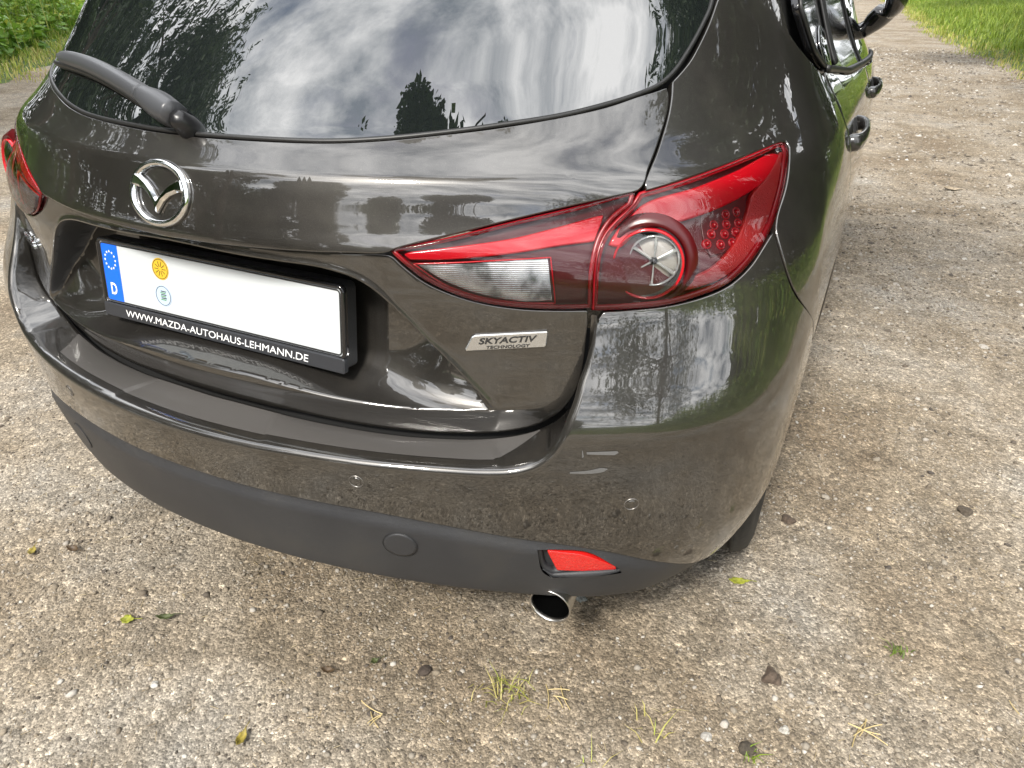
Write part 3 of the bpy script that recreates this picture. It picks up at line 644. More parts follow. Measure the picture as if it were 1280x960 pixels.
def light_out(s):
    m = lambda k: mm(k) if s > 0 else mir(mm(k))
    o = panel('tail_light', m('light_outer'), LENS_CLEAR, car, off=-.0015, step=.012, r=.002, depth=.014)
    o['label'] = 'outer tail light on the rear wing with round indicator lamp'
    panel('housing', m('light_outer'), RED_DEEP, o, off=.0195, step=.02, r=.001, depth=.002)
    ringpiece('red_edge', m('light_outer'), RED_EDGE, o, .009, rearU, .006)
    panel('light_bar', m('outer_sweep'), RED_BRIGHT, o, off=.010, step=.012, r=.004, depth=.008)
    panel('side_reflector', m('outer_hook'), RED_SIDE, o, off=.008, step=.012, r=.003, depth=.008)
    panel('led_panel', m('led_field'), RED_DEEP, o, off=.016, step=.012, r=.001, depth=.004)
    for p in m('leds'):
        n_ = normal(p, rearU); lathe('led', [(.0001, .006), (.0028, .005), (.0040, .002), (.0046, -.001), (.0062, .0025), (.0074, .0015), (.0078, -.003)], RED_EDGE, o, p-n_*.004, n_, 14)
    b = m('bulb'); c = b[0]; n_ = normal(c, rearU); ex = (b[2]-b[1]) ; rx = .047
    # aim the round lamp straight back and a little outwards
    ax = np.array([.30*s, -1., .12]); ax /= np.linalg.norm(ax)
    c = c-ax*(-.0)-n_*.002
    for sz in (1,):
        lathe('lamp_bowl', [(.0505, .004), (.046, .000), (.040, -.012), (.030, -.024), (.016, -.031), (.0001, -.033)], LAMPBOWL, o, c, ax, 40)
        lathe('lamp_ring', [(.0465, .003), (.0472, .0058), (.0486, .0066), (.0500, .0058), (.0505, -.004)], RED_BRIGHT, o, c, ax, 48)
        lathe('lamp_glass', [(.0001, .0095), (.02, .0085), (.036, .0060), (.0465, .0035)], LENS_DIP, o, c, ax, 40)
        lathe('lamp_shroud', [(.0515, -.010), (.0545, .002), (.0590, .003), (.070, -.012)], RED_DEEP, o, c, ax, 48)
        bl = lathe('bulb', [(.0001, .0012), (.0035, .0005), (.0052, -.002), (.0055, -.006)], RUBSEAL, o, np.array(c)+np.array([.0075*s, .003, .0045]), ax, 16)
        # clear star-ribbed disc in the middle
        cs_ = np.array(c)+np.array([.0075*s, .003, .0045]); upv = Vector((0, 0, 1)); e1 = upv.cross(Vector(ax)).normalized(); e2 = Vector(ax).cross(e1)
        for k in range(6):
            a = R(60*k+90); d1 = e1*math.cos(a)+e2*math.sin(a); d2 = e2*math.cos(a)-e1*math.sin(a); cc = Vector(cs_); V = []
            for t, w_, h_ in ((.005, .0014, .004), (.034, .0028, .000)):
                base = cc+d1*t+Vector(ax)*(-.006)
                V += [base-d2*w_, base-d2*w_*.5+Vector(ax)*(.0055), base+d2*w_*.5+Vector(ax)*(.0055), base+d2*w_]
            mesh_obj('lamp_rib', [tuple(v) for v in V], [(0, 1, 5, 4), (1, 2, 6, 5), (2, 3, 7, 6), (0, 3, 2, 1), (4, 5, 6, 7)], CLEARPL, o, False)
        lathe('inner_ring', [(.0335, -.006), (.034, -.001), (.0358, -.001), (.0366, -.009)], CLEARPL, o, cs_, ax, 40)
        lathe('lamp_disc', [(.0001, -.006), (.012, -.0065), (.022, -.008), (.034, -.0105)], LAMPDISC, o, cs_, ax, 36)
    return o
for s in (1, -1): light_in(s); light_out(s)
# --- rear wings, roof, doors
for s in (1, -1):
    q = panel('rear_wing', mm('quarter'), PAINT, car, step=.012, r=.0022, mirror=(s < 0))
    q['label'] = 'rear wing with soft shoulder above the wheel'
def side_panel(name, yz, mat, parent, off=0., step=.03, s=1, r=.002, depth=.012, holes=()):
    Q = resamp(np.array([(0, a, b) for a, b in yz], float), .012)[:, 1:]
    if area2(Q) < 0: Q = Q[::-1]
    def P3(a): return np.stack([side(a[:, 0], a[:, 1])-off, a[:, 0], a[:, 1]], 1)
    hl = [resamp(np.array([(0, a, b) for a, b in h], float), .012)[:, 1:] for h in holes]
    v, f = fill2d(Q, step, holes=hl); V = P3(v); LPq = P3(Q); e = 1e-3
    def nrm(A):
        dy = (side(A[:, 0]+e, A[:, 1])-side(A[:, 0]-e, A[:, 1]))/(2*e); dz = (side(A[:, 0], A[:, 1]+e)-side(A[:, 0], A[:, 1]-e))/(2*e)
        n_ = np.stack([np.ones(len(dy)), -dy, -dz], 1); return n_/np.linalg.norm(n_, axis=1)[:, None]
    V, f = rim(V, f, LPq, nrm(Q), r, depth)
    for h in hl:
        h = h if area2(h) < 0 else h[::-1]; V, f = rim(V, f, P3(h), nrm(h), r, depth)
    V, f = weld(V, f)
    if s < 0: V, f = flipx(V, f)
    return mesh_obj(name, V, f, mat, parent)
def handle(y, z, door, s):
    x = float(side(np.array(y), np.array(z)))
    pts = [(x-.010, y-.105, z-.004), (x+.008, y-.098, z-.002), (x+.016, y-.075, z), (x+.020, y-.03, z+.002), (x+.019, y+.03, z+.003), (x+.015, y+.075, z+.004), (x+.006, y+.098, z+.004), (x-.010, y+.105, z+.004)]
    pts = resamp(np.array(pts), .012, closed=False, sharp=80)
    pr = lambda t: [(a*(.55+.45*math.sin(math.pi*min(max(t, .08), .92))), b) for a, b in circ(.015, 14, .0085)]
    h = sweep('door_handle', pts*[s, 1, 1], [(b, a) for a, b in circ(.016, 14, .0085)], HANDLE, door, (0, 0, 1))
    cv = sweep('handle_cap', np.array([(x-.012, y-.125, z-.004), (x+.008, y-.118, z-.003), (x+.014, y-.1, z-.002)])*[s, 1, 1], [(b, a) for a, b in circ(.016, 14, .0095)], HANDLE, h, (0, 0, 1))
    # the finger recess behind
    side_panel('handle_recess', [(y+.055*math.cos(k*.5236)*1.2, z+.028*math.sin(k*.5236)) for k in range(12)], DARK, h, off=-.0006, s=s, r=.0004, depth=.002)
rear_door = [(.93, .755), (.93, .85), (.921, .94), (.911, .985), (.905, 1.008), (.910, 1.030), (.90, 1.056), (.915, 1.064), (1.07, 1.048), (1.35, 1.020), (1.75, .998), (1.83, .993), (1.845, .90), (1.845, .5), (1.83, .25), (1.5, .235), (1.20, .24), (1.165, .32), (1.12, .45), (1.05, .60), (.98, .70)]
front_door = [(1.85, .993), (2.3, .965), (2.8, .945), (2.86, .90), (2.88, .6), (2.86, .3), (2.8, .235), (2.2, .232), (1.835, .25), (1.85, .5)]
rear_glass = [(.955, 1.075), (1.07, 1.060), (1.35, 1.032), (1.75, 1.010), (1.80, 1.01), (1.78, 1.36), (1.45, 1.385), (1.15, 1.36), (.90, 1.27), (.80, 1.18), (.85, 1.11)]
for s in (1, -1):
    d = side_panel('rear_door', rear_door, PAINT, car, s=s); handle(1.12, .93, d, s)
    d2 = side_panel('front_door', front_door, PAINT, car, s=s); handle(2.06, .915, d2, s)
    w = side_panel('side_window', rear_glass, GLOSSBLK, car, off=.004, s=s)
    w2 = side_panel('side_window', [(1.86, 1.008), (2.3, .985), (2.85, .965), (2.75, 1.02), (2.3, 1.30), (2.1, 1.375), (1.84, 1.38)], GLASS, car, off=.004, s=s)
    # quarter light tip and the ribbed frame that divides it from the wind-down pane
    side_panel('quarter_light', [(.965, 1.080), (1.06, 1.069), (1.10, 1.09), (1.09, 1.13), (1.02, 1.14), (.955, 1.115)], GLASS, w, off=-.001, s=s, depth=.003)
    for k in range(4):
        yk = np.linspace(0, 1, 30); py = 1.12+.018*k+.05*yk; pz = 1.062+.30*yk
        pth = np.stack([side(py, pz)+.001, py, pz], 1)*[s, 1, 1]
        sweep('frame_rib', pth, circ(.0035, 8), RUBSEAL, w, (s, 0, 0))
    pth = np.array([(0, y, z) for y, z in rear_glass]); pth = resamp(pth, .02); pth[:, 0] = side(pth[:, 1], pth[:, 2])
    sweep('window_trim', pth*[s, 1, 1], [(-.005, -.004), (.005, -.004), (.004, .002), (-.004, .002)], RUBSEAL, w, (s, 0, 0), closed=True)
    pth = np.stack([side(yk_ := np.linspace(.96, 2.85, 60), zk_ := np.interp(yk_, [.96, 1.35, 1.8, 2.85], [1.070, 1.030, 1.006, .960])), yk_, zk_], 1)
    sweep('belt_moulding', pth*[s, 1, 1], [(-.007, -.004), (.007, -.004), (.006, .006), (-.006, .006)], RUBSEAL, w, (s, 0, 0))
    side_panel('sill', [(1.22, .235), (1.5, .228), (2.2, .225), (2.85, .225), (3.1, .2), (3.1, .16), (2.0, .155), (1.25, .17)], BLACKPL, car, off=.004, s=s)
    side_panel('front_wing', [(2.895, .94), (3.4, .90), (3.9, .80), (3.95, .62), (3.75, .66), (3.5, .70), (3.25, .66), (3.12, .5), (3.08, .3), (2.9, .25)], PAINT, car, s=s)
    # door mirror
    mx_ = 2.66; V = []
    bm = bmesh.new(); bmesh.ops.create_uvsphere(bm, u_segments=24, v_segments=14, radius=1)
    for v in bm.verts:
        x, y, z = v.co; x = x if x > -.55 else -.55+(x+.55)*.08
        v.co = Vector(((.900+.050*x)*s, mx_+.11*y, 1.165+.080*z+.010*x))
    if s < 0: bmesh.ops.reverse_faces(bm, faces=bm.faces)
    me = bpy.data.meshes.new('door_mirror'); bm.to_mesh(me); bm.free(); me.materials.append(GLOSSBLK)
    for p_ in me.polygons: p_.use_smooth = True
    mo = bpy.data.objects.new('door_mirror', me); COL.objects.link(mo); mo.parent = car
    plate('mirror_glass', ellipse(.085, .062), fr((.869*s, mx_, 1.160), (0, -1 if s > 0 else 1, 0), (0, 0, 1)), CHROME, mo, .001)
    sweep('mirror_foot', resamp(np.array([(.80*s, mx_+.10, 1.03), (.84*s, mx_+.09, 1.06), (.88*s, mx_+.05, 1.11)]), .01, closed=False), [(b, a) for a, b in circ(.03, 12, .055)], GLOSSBLK, mo, (0, 0, 1))
# roof, windscreen and bonnet close the car
def roof_z(x, y): return 1.452-.10*(x/.62)**2*.55-.05*((y-1.75)/1.2)**2
xs = np.linspace(-.60, .60, 25); ys = np.linspace(.52, 2.55, 40); V = [(x*(1-.08*max(0, (y-1.8))), y+.10*abs(x/.6)**2*(1 if y < 1 else 0), roof_z(x, y)) for y in ys for x in xs]
mesh_obj('roof', V, [(j*25+i, j*25+i+1, (j+1)*25+i+1, (j+1)*25+i) for j in range(39) for i in range(24)], PAINT, car)
# spoiler over the window
xs = np.linspace(-.60, .60, 31); prof = lambda x: [(.44+.16*x*x, 1.372-.06*x*x), (.36+.22*x*x, 1.365-.06*x*x), (.33+.24*x*x, 1.372-.06*x*x), (.335+.24*x*x, 1.382-.06*x*x), (.45+.18*x*x, 1.412-.07*x*x), (.60, roof_z(x, .60)+.003)]
V = [(x, y, z) for x in xs for y, z in prof(x)]
mesh_obj('roof_spoiler', V, [(i*6+k, i*6+k+1, (i+1)*6+k+1, (i+1)*6+k) for i in range(30) for k in range(5)], PAINT, car)
V = [(x*(1+.18*t), 2.50+.85*t, roof_z(x, 2.5)-.02-(.46-.06*x*x)*t) for t in np.linspace(0, 1, 9) for x in np.linspace(-.56, .56, 13)]
mesh_obj('windscreen', V, [(j*13+i, j*13+i+1, (j+1)*13+i+1, (j+1)*13+i) for j in range(8) for i in range(12)], GLASS, car)
V = [(x*(1-.10*t*t), 3.30+1.0*t, .985-.05*(x/.75)**2-.16*t-.12*t**4) for t in np.linspace(0, 1, 13) for x in np.linspace(-.80, .80, 17)]
mesh_obj('bonnet', V, [(j*17+i, j*17+i+1, (j+1)*17+i+1, (j+1)*17+i) for j in range(12) for i in range(16)], PAINT, car)
V = [(x*.9*(1-.02*t), 4.30+.05*math.sin(math.pi*t)-.25*(x/.8)**2, .70-.50*t) for t in np.linspace(0, 1, 9) for x in np.linspace(-.80, .80, 17)]
mesh_obj('front_bumper', V, [(j*17+i, j*17+i+1, (j+1)*17+i+1, (j+1)*17+i) for j in range(8) for i in range(16)], PAINT, car)
# --- wheels
def wheel(x, y, s):
    rad = .318; w = .205; prof = [(.205, -w/2+.015), (.235, -w/2+.004), (.275, -w/2), (.297, -w/2+.006), (.311, -w/2+.020), (.3165, -w/2+.035)]
    for g0 in np.linspace(-w/2+.045, w/2-.045, 5): prof += [(rad, g0-.014), (rad, g0-.0045), (rad-.007, g0-.003), (rad-.007, g0+.003), (rad, g0+.0045), (rad, g0+.014)]
    prof = sorted(set(prof), key=lambda q: 0) if False else prof
    prof += [(.3165, w/2-.035), (.311, w/2-.020), (.297, w/2-.006), (.275, w/2), (.235, w/2-.004), (.205, w/2-.015)]
    wh = empty('wheel', (0, 0, 0), car)
    t_ = lathe('tyre', prof, TYRE, wh, (x, y, rad), (s, 0, 0), 64)
    r_ = lathe('rim', [(.210, -w/2+.02), (.20, -w/2+.03), (.19, .02), (.205, w/2-.01), (.198, w/2-.006), (.19, w/2-.03), (.05, w/2-.045), (.0001, w/2-.04)], RIM, wh, (x, y, rad), (s, 0, 0), 48)
    return wh
wheel(.775, .865, 1); wheel(-.775, .865, -1); wheel(.785, 3.5, 1); wheel(-.785, 3.5, -1)
for s in (1, -1):   # wheel-arch liners
    a = np.linspace(R(0), R(168), 30); V = []
    for xx in (.60, .865):
        V += [(xx*s, .84+.37*math.cos(t), .335+.375*math.sin(t)) for t in a]
    mesh_obj('wheel_arch_liner', V, [(i, i+1, 31+i-1+1, 30+i) if False else (i, i+1, 30+i+1, 30+i) for i in range(29)], DARK, car)
# --- exhaust
ex_c = np.array([.594, .158, .264]); ex_a = np.array([.06, -1, -.06])
exh = lathe('exhaust_pipe', [(.0365, .30), (.0365, .012), (.0375, .004), (.0385, .0), (.0375, -.002), (.0352, 0.), (.0345, .006), (.0340, .12), (.0001, .13)][::-1], STEEL, car, ex_c, -ex_a, 40)
lathe('pipe_bore', [(.0338, .006), (.0335, .117), (.0001, .117)], SOOT, exh, ex_c, -ex_a, 32)
# --- number plate with its frame
tilt = .127; yn = np.array([0, math.sin(tilt), math.cos(tilt)])
pf = fr((0, .100, .763), (1, 0, 0), yn); po, pex, pey, pen = pf
def at(u, v, h=0.): return po+pex*u+pey*v+pen*h
np_root = plate('number_plate', rrect(.520, .110, .008), (at(0, 0, -.002), pex, pey, pen), WHITE, car, .003)
np_root['label'] = 'white number plate with blue band on the left and blank field'
fo = rrect(.527, .139, .010); fo_o = at(0, -.0085, -.030)
plate('plate_holder', fo, (fo_o, pex, pey, pen), BLACKPL, np_root, .027)
edge = rrect(.526, .116, .010, 8); ep = np.array([at(a, b, -.001) for a, b in edge])
sweep('plate_frame', ep, [(-.004, -.004), (.003, -.004), (.003, .0035), (.0015, .005), (-.002, .005), (-.004, .003)], GLOSSBLK, np_root, pen, closed=True)
rimp = np.array([at(a, b, .0012) for a, b in rrect(.514, .104, .006, 6)]); sweep('plate_border', rimp, [(-.0012, -.001), (.0012, -.001), (.0012, .0006), (-.0012, .0006)], INK, np_root, pen, closed=True)
strip = plate('dealer_strip', rrect(.530, .0250, .004), (at(0, -.0685, -.004), pex, pey, pen), plain('strip_black', (.025, .027, .032), .4), np_root, .010, .0015)
text('lettering', 'WWW.MAZDA-AUTOHAUS-LEHMANN.DE', .405, .0125, (at(-.006, -.0685, .006), pex, pey, pen), TXT, strip, bold=0., lift=.0008, shear=.10)
blue = plate('blue_band', [(-.2565, -.0515), (-.2165, -.0515), (-.2165, .0515), (-.2565, .0515)], (at(0, 0, .001), pex, pey, pen), BLUE, np_root, .0006)
for k in range(12):
    a = R(30*k); cx, cy = -.2365+.0125*math.cos(a), .0225+.0155*math.sin(a); st_ = []
    for j in range(10): rr_ = .0026 if j % 2 == 0 else .0011; b = R(90+36*j); st_.append((cx+rr_*math.cos(b), cy+rr_*math.sin(b)))
    plate('star', st_, (at(0, 0, .0017), pex, pey, pen), TXT, blue, .0003)
text('country_letter', 'D', .0145, .0215, (at(-.2365, -.029, .0017), pex, pey, pen), TXT, blue, bold=.02)
def seal(cx, cy, m, ink, kind):
    s_ = plate('seal_sticker', ellipse(.0190, .0190, 36)+[cx, cy], (at(0, 0, .001), pex, pey, pen), m, np_root, .0006)
    ringp = np.array([at(cx+.0168*math.cos(t), cy+.0168*math.sin(t), .0017) for t in np.linspace(0, 2*math.pi, 37)[:-1]])
    sweep('seal_ring', ringp, [(-.0004, -.0002), (.0004, -.0002), (.0004, .0003), (-.0004, .0003)], ink, s_, pen, closed=True)
    if kind == 0:
        for k in range(10):
            a = R(36*k); d = np.array([math.cos(a), math.sin(a)]); e_ = np.array([-d[1], d[0]])
            plate('seal_mark', [tuple(np.array([cx, cy])+d*.004+e_*.0005), tuple(np.array([cx, cy])+d*.013+e_*.0005), tuple(np.array([cx, cy])+d*.013-e_*.0005), tuple(np.array([cx, cy])+d*.004-e_*.0005)], (at(0, 0, .0017), pex, pey, pen), ink, s_, .0003)
    else:
        for k in range(6):
            yy = cy-.008+.003*k; sh = .0015*(k % 2)
            plate('seal_mark', [(cx-.006+sh, yy), (cx+.006+sh, yy), (cx+.006+sh, yy+.0017), (cx-.006+sh, yy+.0017)], (at(0, 0, .0017), pex, pey, pen), ink if k % 2 else GREENINK, s_, .0003)
seal(-.116, .0255, YELLOW, INK, 0); seal(-.116, -.0215, PALEBLUE, INK, 1)
# --- logo on the tailgate
ef = surf_frame(-.003, .944, off=.0005); eo, eex, eey, een = ef
logo = empty('logo', parent=tailgate)
ec = np.array([eo+eex*a+eey*b+een*.004 for a, b in [(.053*math.cos(t)*(1+.04*abs(math.sin(t))), .0435*math.sin(t)) for t in np.linspace(0, 2*math.pi, 73)[:-1]]])
sweep('logo_ring', ec, [(-.0058, -.005), (.0058, -.005), (.0053, -.0005), (.0023, .0030), (-.0023, .0030), (-.0053, -.0005)], CHROME, logo, een, closed=True)
wing = [(-.0535, .006), (-.0475, .0235), (-.036, .0215), (-.022, .0135), (-.010, .0035), (-.002, -.006), (0, -.0095), (.002, -.006), (.010, .0035), (.022, .0135), (.036, .0215), (.0475, .0235), (.0535, .006), (.038, .0035), (.023, -.0030), (.012, -.0120), (.005, -.0225), (0, -.0300), (-.005, -.0225), (-.012, -.0120), (-.023, -.0030), (-.038, .0035)]
wq = [(a, b+.001) for a, b in wing]; plate('logo_wing', wq, (eo+een*.0005, eex, eey, een), CHROME, logo, .0080, .0040)
# --- badges
def low_frame(x, z):
    e = 1e-3; y = float(lowY(np.array([x]), np.array([z]))[0]); dx = float(lowY(np.array([x+e]), np.array([z]))[0]-lowY(np.array([x-e]), np.array([z]))[0])/(2*e); dz = float(lowY(np.array([x]), np.array([z+e]))[0]-lowY(np.array([x]), np.array([z-e]))[0])/(2*e)
    n_ = np.array([dx, -1., dz]); n_ /= np.linalg.norm(n_); ex = np.cross([0, 0, 1.], n_); ex /= np.linalg.norm(ex); return np.array([x, y, z]), ex, np.cross(n_, ex), n_
bf = low_frame(.512, .7655); bo, bx_, by_, bn_ = bf
_t = R(4.5); bx2 = bx_*math.cos(_t)+by_*math.sin(_t); by2 = by_*math.cos(_t)-bx_*math.sin(_t); bf = (bo, bx2, by2, bn_)
badge = plate('badge', [(-.060, -.0125), (.054, -.0125), (.057, -.010), (.0605, .010), (.059, .0125), (-.045, .0125), (-.050, .010), (-.0615, -.009)], bf, plain('badge_silver', (.62, .63, .64), .22, .9), tailgate, .0038, .0014)
badge['label'] = 'slim silver badge with two lines of dark lettering'
text('lettering', 'SKYACTIV', .086, .0100, (bo+by2*.0028+bx2*.002+bn_*.0038, bx2, by2, bn_), INK, badge, bold=.03, shear=.28)
text('lettering', 'TECHNOLOGY', .064, .0050, (bo-by2*.0078+bx2*.002+bn_*.0038, bx2, by2, bn_), INK, badge, bold=.03, shear=.2)
lf = low_frame(-.555, .757); lo_, lx, ly, ln_ = lf
nb = text('model_badge', 'mazda3', .095, .020, (lo_, lx, ly, ln_), CHROME, tailgate, lift=.004, bold=.05)
sm_ = nb.modifiers.new('thickness', 'SOLIDIFY'); sm_.thickness = .005; sm_.offset = 0
nb['label'] = 'chrome raised letters beside the plate recess'
# --- rear wiper
wp0 = np.array([.013, .106, 1.031]); wt = np.array([-.447, .266, 1.085])
def onglass(x, z, lift):
    P_, ex, ey, n_ = surf_frame(x, z); return P_+n_*lift, n_
def wpath(f0, f1, lift0, lift1, n=24, dz=0.):
    ps = []; ns = []
    for t in np.linspace(f0, f1, n):
        x = .013+(-.447-.013)*t; z = 1.031+(1.085-1.031)*t+.020*math.sin(math.pi*t)+dz; p, n_ = onglass(x, z, lift0+(lift1-lift0)*t); ps.append(p); ns.append(n_)
    return np.array(ps), np.array(ns)
WIPER = plain('wiper_plastic', (.050, .052, .057), .36); WIPERB = plain('wiper_black', (.010, .010, .011), .35)
wiper = empty('rear_wiper', parent=car)
p_, n_ = wpath(.16, .955, .028, .014)
def wprof(t):
    w = .0155*(1-.22*t)*(1-.75*max(0, (t-.85)/.15)**2); h = .017*(1-.5*t)*(1-.5*max(0, (t-.85)/.15)); return [(-w, -h*.6), (w, -h*.6), (w*.98, 0), (w*.62, h*.75), (0, h), (-w*.62, h*.75), (-w*.98, 0)]
sweep('wiper_arm', p_, wprof, WIPER, wiper, n_)
p_, n_ = wpath(.015, .168, .026, .032, 12)
sweep('wiper_cap', p_, lambda t: [(a*(.0172*(1+.25*math.sin(math.pi*t)*(1))-.002*t), b*.018) for a, b in [(-1, -.9), (1, -.9), (1, 0), (.66, .8), (0, 1), (-.66, .8), (-1, 0)]], WIPER, wiper, n_)
pv, nv = onglass(.016, 1.028, 0.); lathe('wiper_pivot', [(.0175, -.002), (.0175, .006), (.016, .012), (.013, .026), (.009, .031), (.0001, .033)], WIPERB, wiper, pv, nv, 28)
p_, n_ = wpath(.20, .96, .006, .005, dz=-.010)
sweep('wiper_blade', p_, [(-.004, -.004), (.004, -.004), (.0045, .006), (.002, .012), (-.002, .012), (-.0045, .006)], RUBSEAL, wiper, n_)
for k in range(0):
    pass
# ------------------------------------------------------------------ ground, path, verges
def vnoise(x, y, seed=0):
    """smooth value noise"""
    xi = np.floor(x).astype(np.int64); yi = np.floor(y).astype(np.int64); fx = x-xi; fy = y-yi; fx = fx*fx*(3-2*fx); fy = fy*fy*(3-2*fy)
    def h(a, b):
        n = (a*374761393+b*668265263+seed*974634777) & 0x7fffffff; n = ((n ^ (n >> 13))*1274126177) & 0x7fffffff; return ((n ^ (n >> 16)) & 0xffff)/65535.
    return h(xi, yi)*(1-fx)*(1-fy)+h(xi+1, yi)*fx*(1-fy)+h(xi, yi+1)*(1-fx)*fy+h(xi+1, yi+1)*fx*fy
def fbm(x, y, seed=0, o=4):
    s = 0; a = .5
    for k in range(o): s = s+a*vnoise(x*2**k, y*2**k, seed+k*17); a *= .5
    return s
def gz(x, y):
    return (fbm(x*2.2, y*2.2, 3)-.47)*.018+(fbm(x*14, y*14, 9, 3)-.44)*.010
pmt = Mat('gravel_path')
co = pmt.n('ShaderNodeTexCoord')
def vor(scale, feat='F1', rand=1.):
    v = pmt.n('ShaderNodeTexVoronoi', feature=feat); v.inputs['Scale'].default_value = scale; v.inputs['Randomness'].default_value = rand
    pmt.l(co.outputs['Object'], v.inputs['Vector']); return v
big = pmt.noise(1.15, 7, .66); mid = pmt.noise(6.5, 7, .65); fine = pmt.noise(260, 4, .7)
base = pmt.ramp(big.outputs['Fac'], [(.34, (.165, .128, .088)), (.45, (.220, .180, .130)), (.54, (.262, .224, .174)), (.66, (.266, .244, .210))])
mot = pmt.ramp(mid.outputs['Fac'], [(.30, g(.68)), (.50, g(1.0)), (.72, g(1.15))])
v1 = vor(150); v2 = vor(62); v3 = vor(330)
def tonemap(v, lo, hi):
    sep = pmt.n('ShaderNodeSeparateColor'); pmt.l(v.outputs['Color'], sep.inputs[0]); return pmt.ramp(sep.outputs[0], [(0., g(lo)), (.55, g((lo+hi)/2)), (.93, g(hi)), (1., g(hi*1.35))])
t1 = tonemap(v1, .66, 1.28); t2_ = tonemap(v2, .84, 1.14); t3_ = tonemap(v3, .66, 1.30)
def mulc(a, b):
    m = pmt.n('ShaderNodeMix', data_type='RGBA', blend_type='MULTIPLY'); m.inputs['Factor'].default_value = 1; pmt.l(a, m.inputs['A']); pmt.l(b, m.inputs['B']); return m.outputs['Result']
c_ = mulc(base.outputs[0], mot.outputs[0]); c_ = mulc(c_, t1.outputs[0]); c_ = mulc(c_, t2_.outputs[0]); c_ = mulc(c_, t3_.outputs[0])
pmt.l(c_, pmt.b.inputs['Base Color']); pmt.set(Roughness=.92, Specular_IOR_Level=.25)
def sc_(sock, k):
    m = pmt.n('ShaderNodeMath', operation='MULTIPLY'); pmt.l(sock, m.inputs[0]); m.inputs[1].default_value = k; return m.outputs[0]
def ad_(a, b):
    m = pmt.n('ShaderNodeMath', operation='ADD'); pmt.l(a, m.inputs[0]); pmt.l(b, m.inputs[1]); return m.outputs[0]
hgt_ = ad_(ad_(sc_(v1.outputs['Distance'], -.9), sc_(v2.outputs['Distance'], -.9)), ad_(sc_(v3.outputs['Distance'], -.35), sc_(fine.outputs['Fac'], .6)))
pmt.bump(hgt_, .7, .005)
GRAVEL = pmt.m
def axis(lo, f0, f1, hi, fine_, k=1.25):
    m = list(np.arange(f0, f1, fine_)); s = fine_; a = f1; up_ = []
    while a < hi: up_.append(a); s *= k; a += s
    s = fine_; a = f0-fine_; dn_ = []
    while a > lo: dn_.append(a); s *= k; a -= s
    return np.array([lo]+dn_[::-1]+m+up_+[hi])
gx_ = axis(-60, -1.6, 2.6, 40, .014); gy_ = axis(-60, -.8, 3.2, 80, .014)
X, Y = np.meshgrid(gx_, gy_); Z = gz(X, Y); V = np.stack([X, Y, Z], -1).reshape(-1, 3); nx = len(gx_)
ii = (np.arange(len(gy_)-1)[:, None]*nx+np.arange(nx-1)[None]).ravel(); path = big_mesh('path', V, np.stack([ii, ii+1, ii+nx+1, ii+nx], 1), GRAVEL)
path.data.polygons.foreach_set('use_smooth', [True]*len(path.data.polygons)); path['kind'] = 'structure'
# wide ground under everything
sm_g = Mat('meadow_soil'); sn_ = sm_g.noise(1.3, 6, .6); sr_ = sm_g.ramp(sn_.outputs['Fac'], [(.3, (.035, .055, .014)), (.55, (.060, .095, .022)), (.75, (.10, .11, .035))]); sm_g.l(sr_.outputs[0], sm_g.b.inputs['Base Color']); sm_g.set(Roughness=.95); SOIL = sm_g.m
gnd = mesh_obj('ground', [(-400, -400, -.06), (400, -400, -.06), (400, 400, -.06), (-400, 400, -.06)], [(0, 1, 2, 3)], SOIL); gnd['kind'] = 'structure'
# verges: low banks of turf either side of the path
RE = np.array([(3.6, -50), (3.5, -10), (3.45, 0), (3.2, 6), (2.72, 12.2), (2.3, 15.4), (1.95, 19.2), (1.5, 25.5), (1.05, 34.6), (-1.5, 60)])
LE = np.array([(-6.0, -50), (-6.2, -8), (-6.9, 0), (-8.3, 4.4), (-9.1, 5.8), (-10.4, 7.4), (-13, 10), (-17, 15), (-24, 22), (-50, 40)])
def verge(name, E, sgn, lab):
    q = resamp(np.c_[E, np.zeros(len(E))], .5, closed=False)[:, :2]; V = []; off = [0, .15, .5, 1.2, 3, 8, 60]; hz = [-.012, .03, .07, .11, .16, .3, .8]
    d = np.gradient(q, axis=0); d /= np.linalg.norm(d, axis=1)[:, None]; nrm_ = np.stack([d[:, 1], -d[:, 0]], 1)*sgn
    wob = (fbm(q[:, 0]*1.7+5, q[:, 1]*1.7, 4)-.47)*.5
    for o_, h_ in zip(off, hz):
        p = q+nrm_*(o_+wob*(1 if o_ < 2 else 0))[:, None]; V.append(np.c_[p, h_+(fbm(p[:, 0]*2, p[:, 1]*2, 6)-.47)*.05*(o_ > .1)])
    n = len(q); V = np.concatenate(V); Fc = [(k*n+i, k*n+i+1, (k+1)*n+i+1, (k+1)*n+i) for k in range(len(off)-1) for i in range(n-1)]
    if sgn > 0: Fc = [f[::-1] for f in Fc]
    o = mesh_obj(name, V, Fc, SOIL); o['kind'] = 'structure'; o['label'] = lab; return q, nrm_, wob
qr, nr, wr = verge('grass_verge', RE, 1, 'turf bank along the right edge of the path')
ql, nl_, wl = verge('grass_verge', LE, -1, 'turf bank along the far left edge of the path')
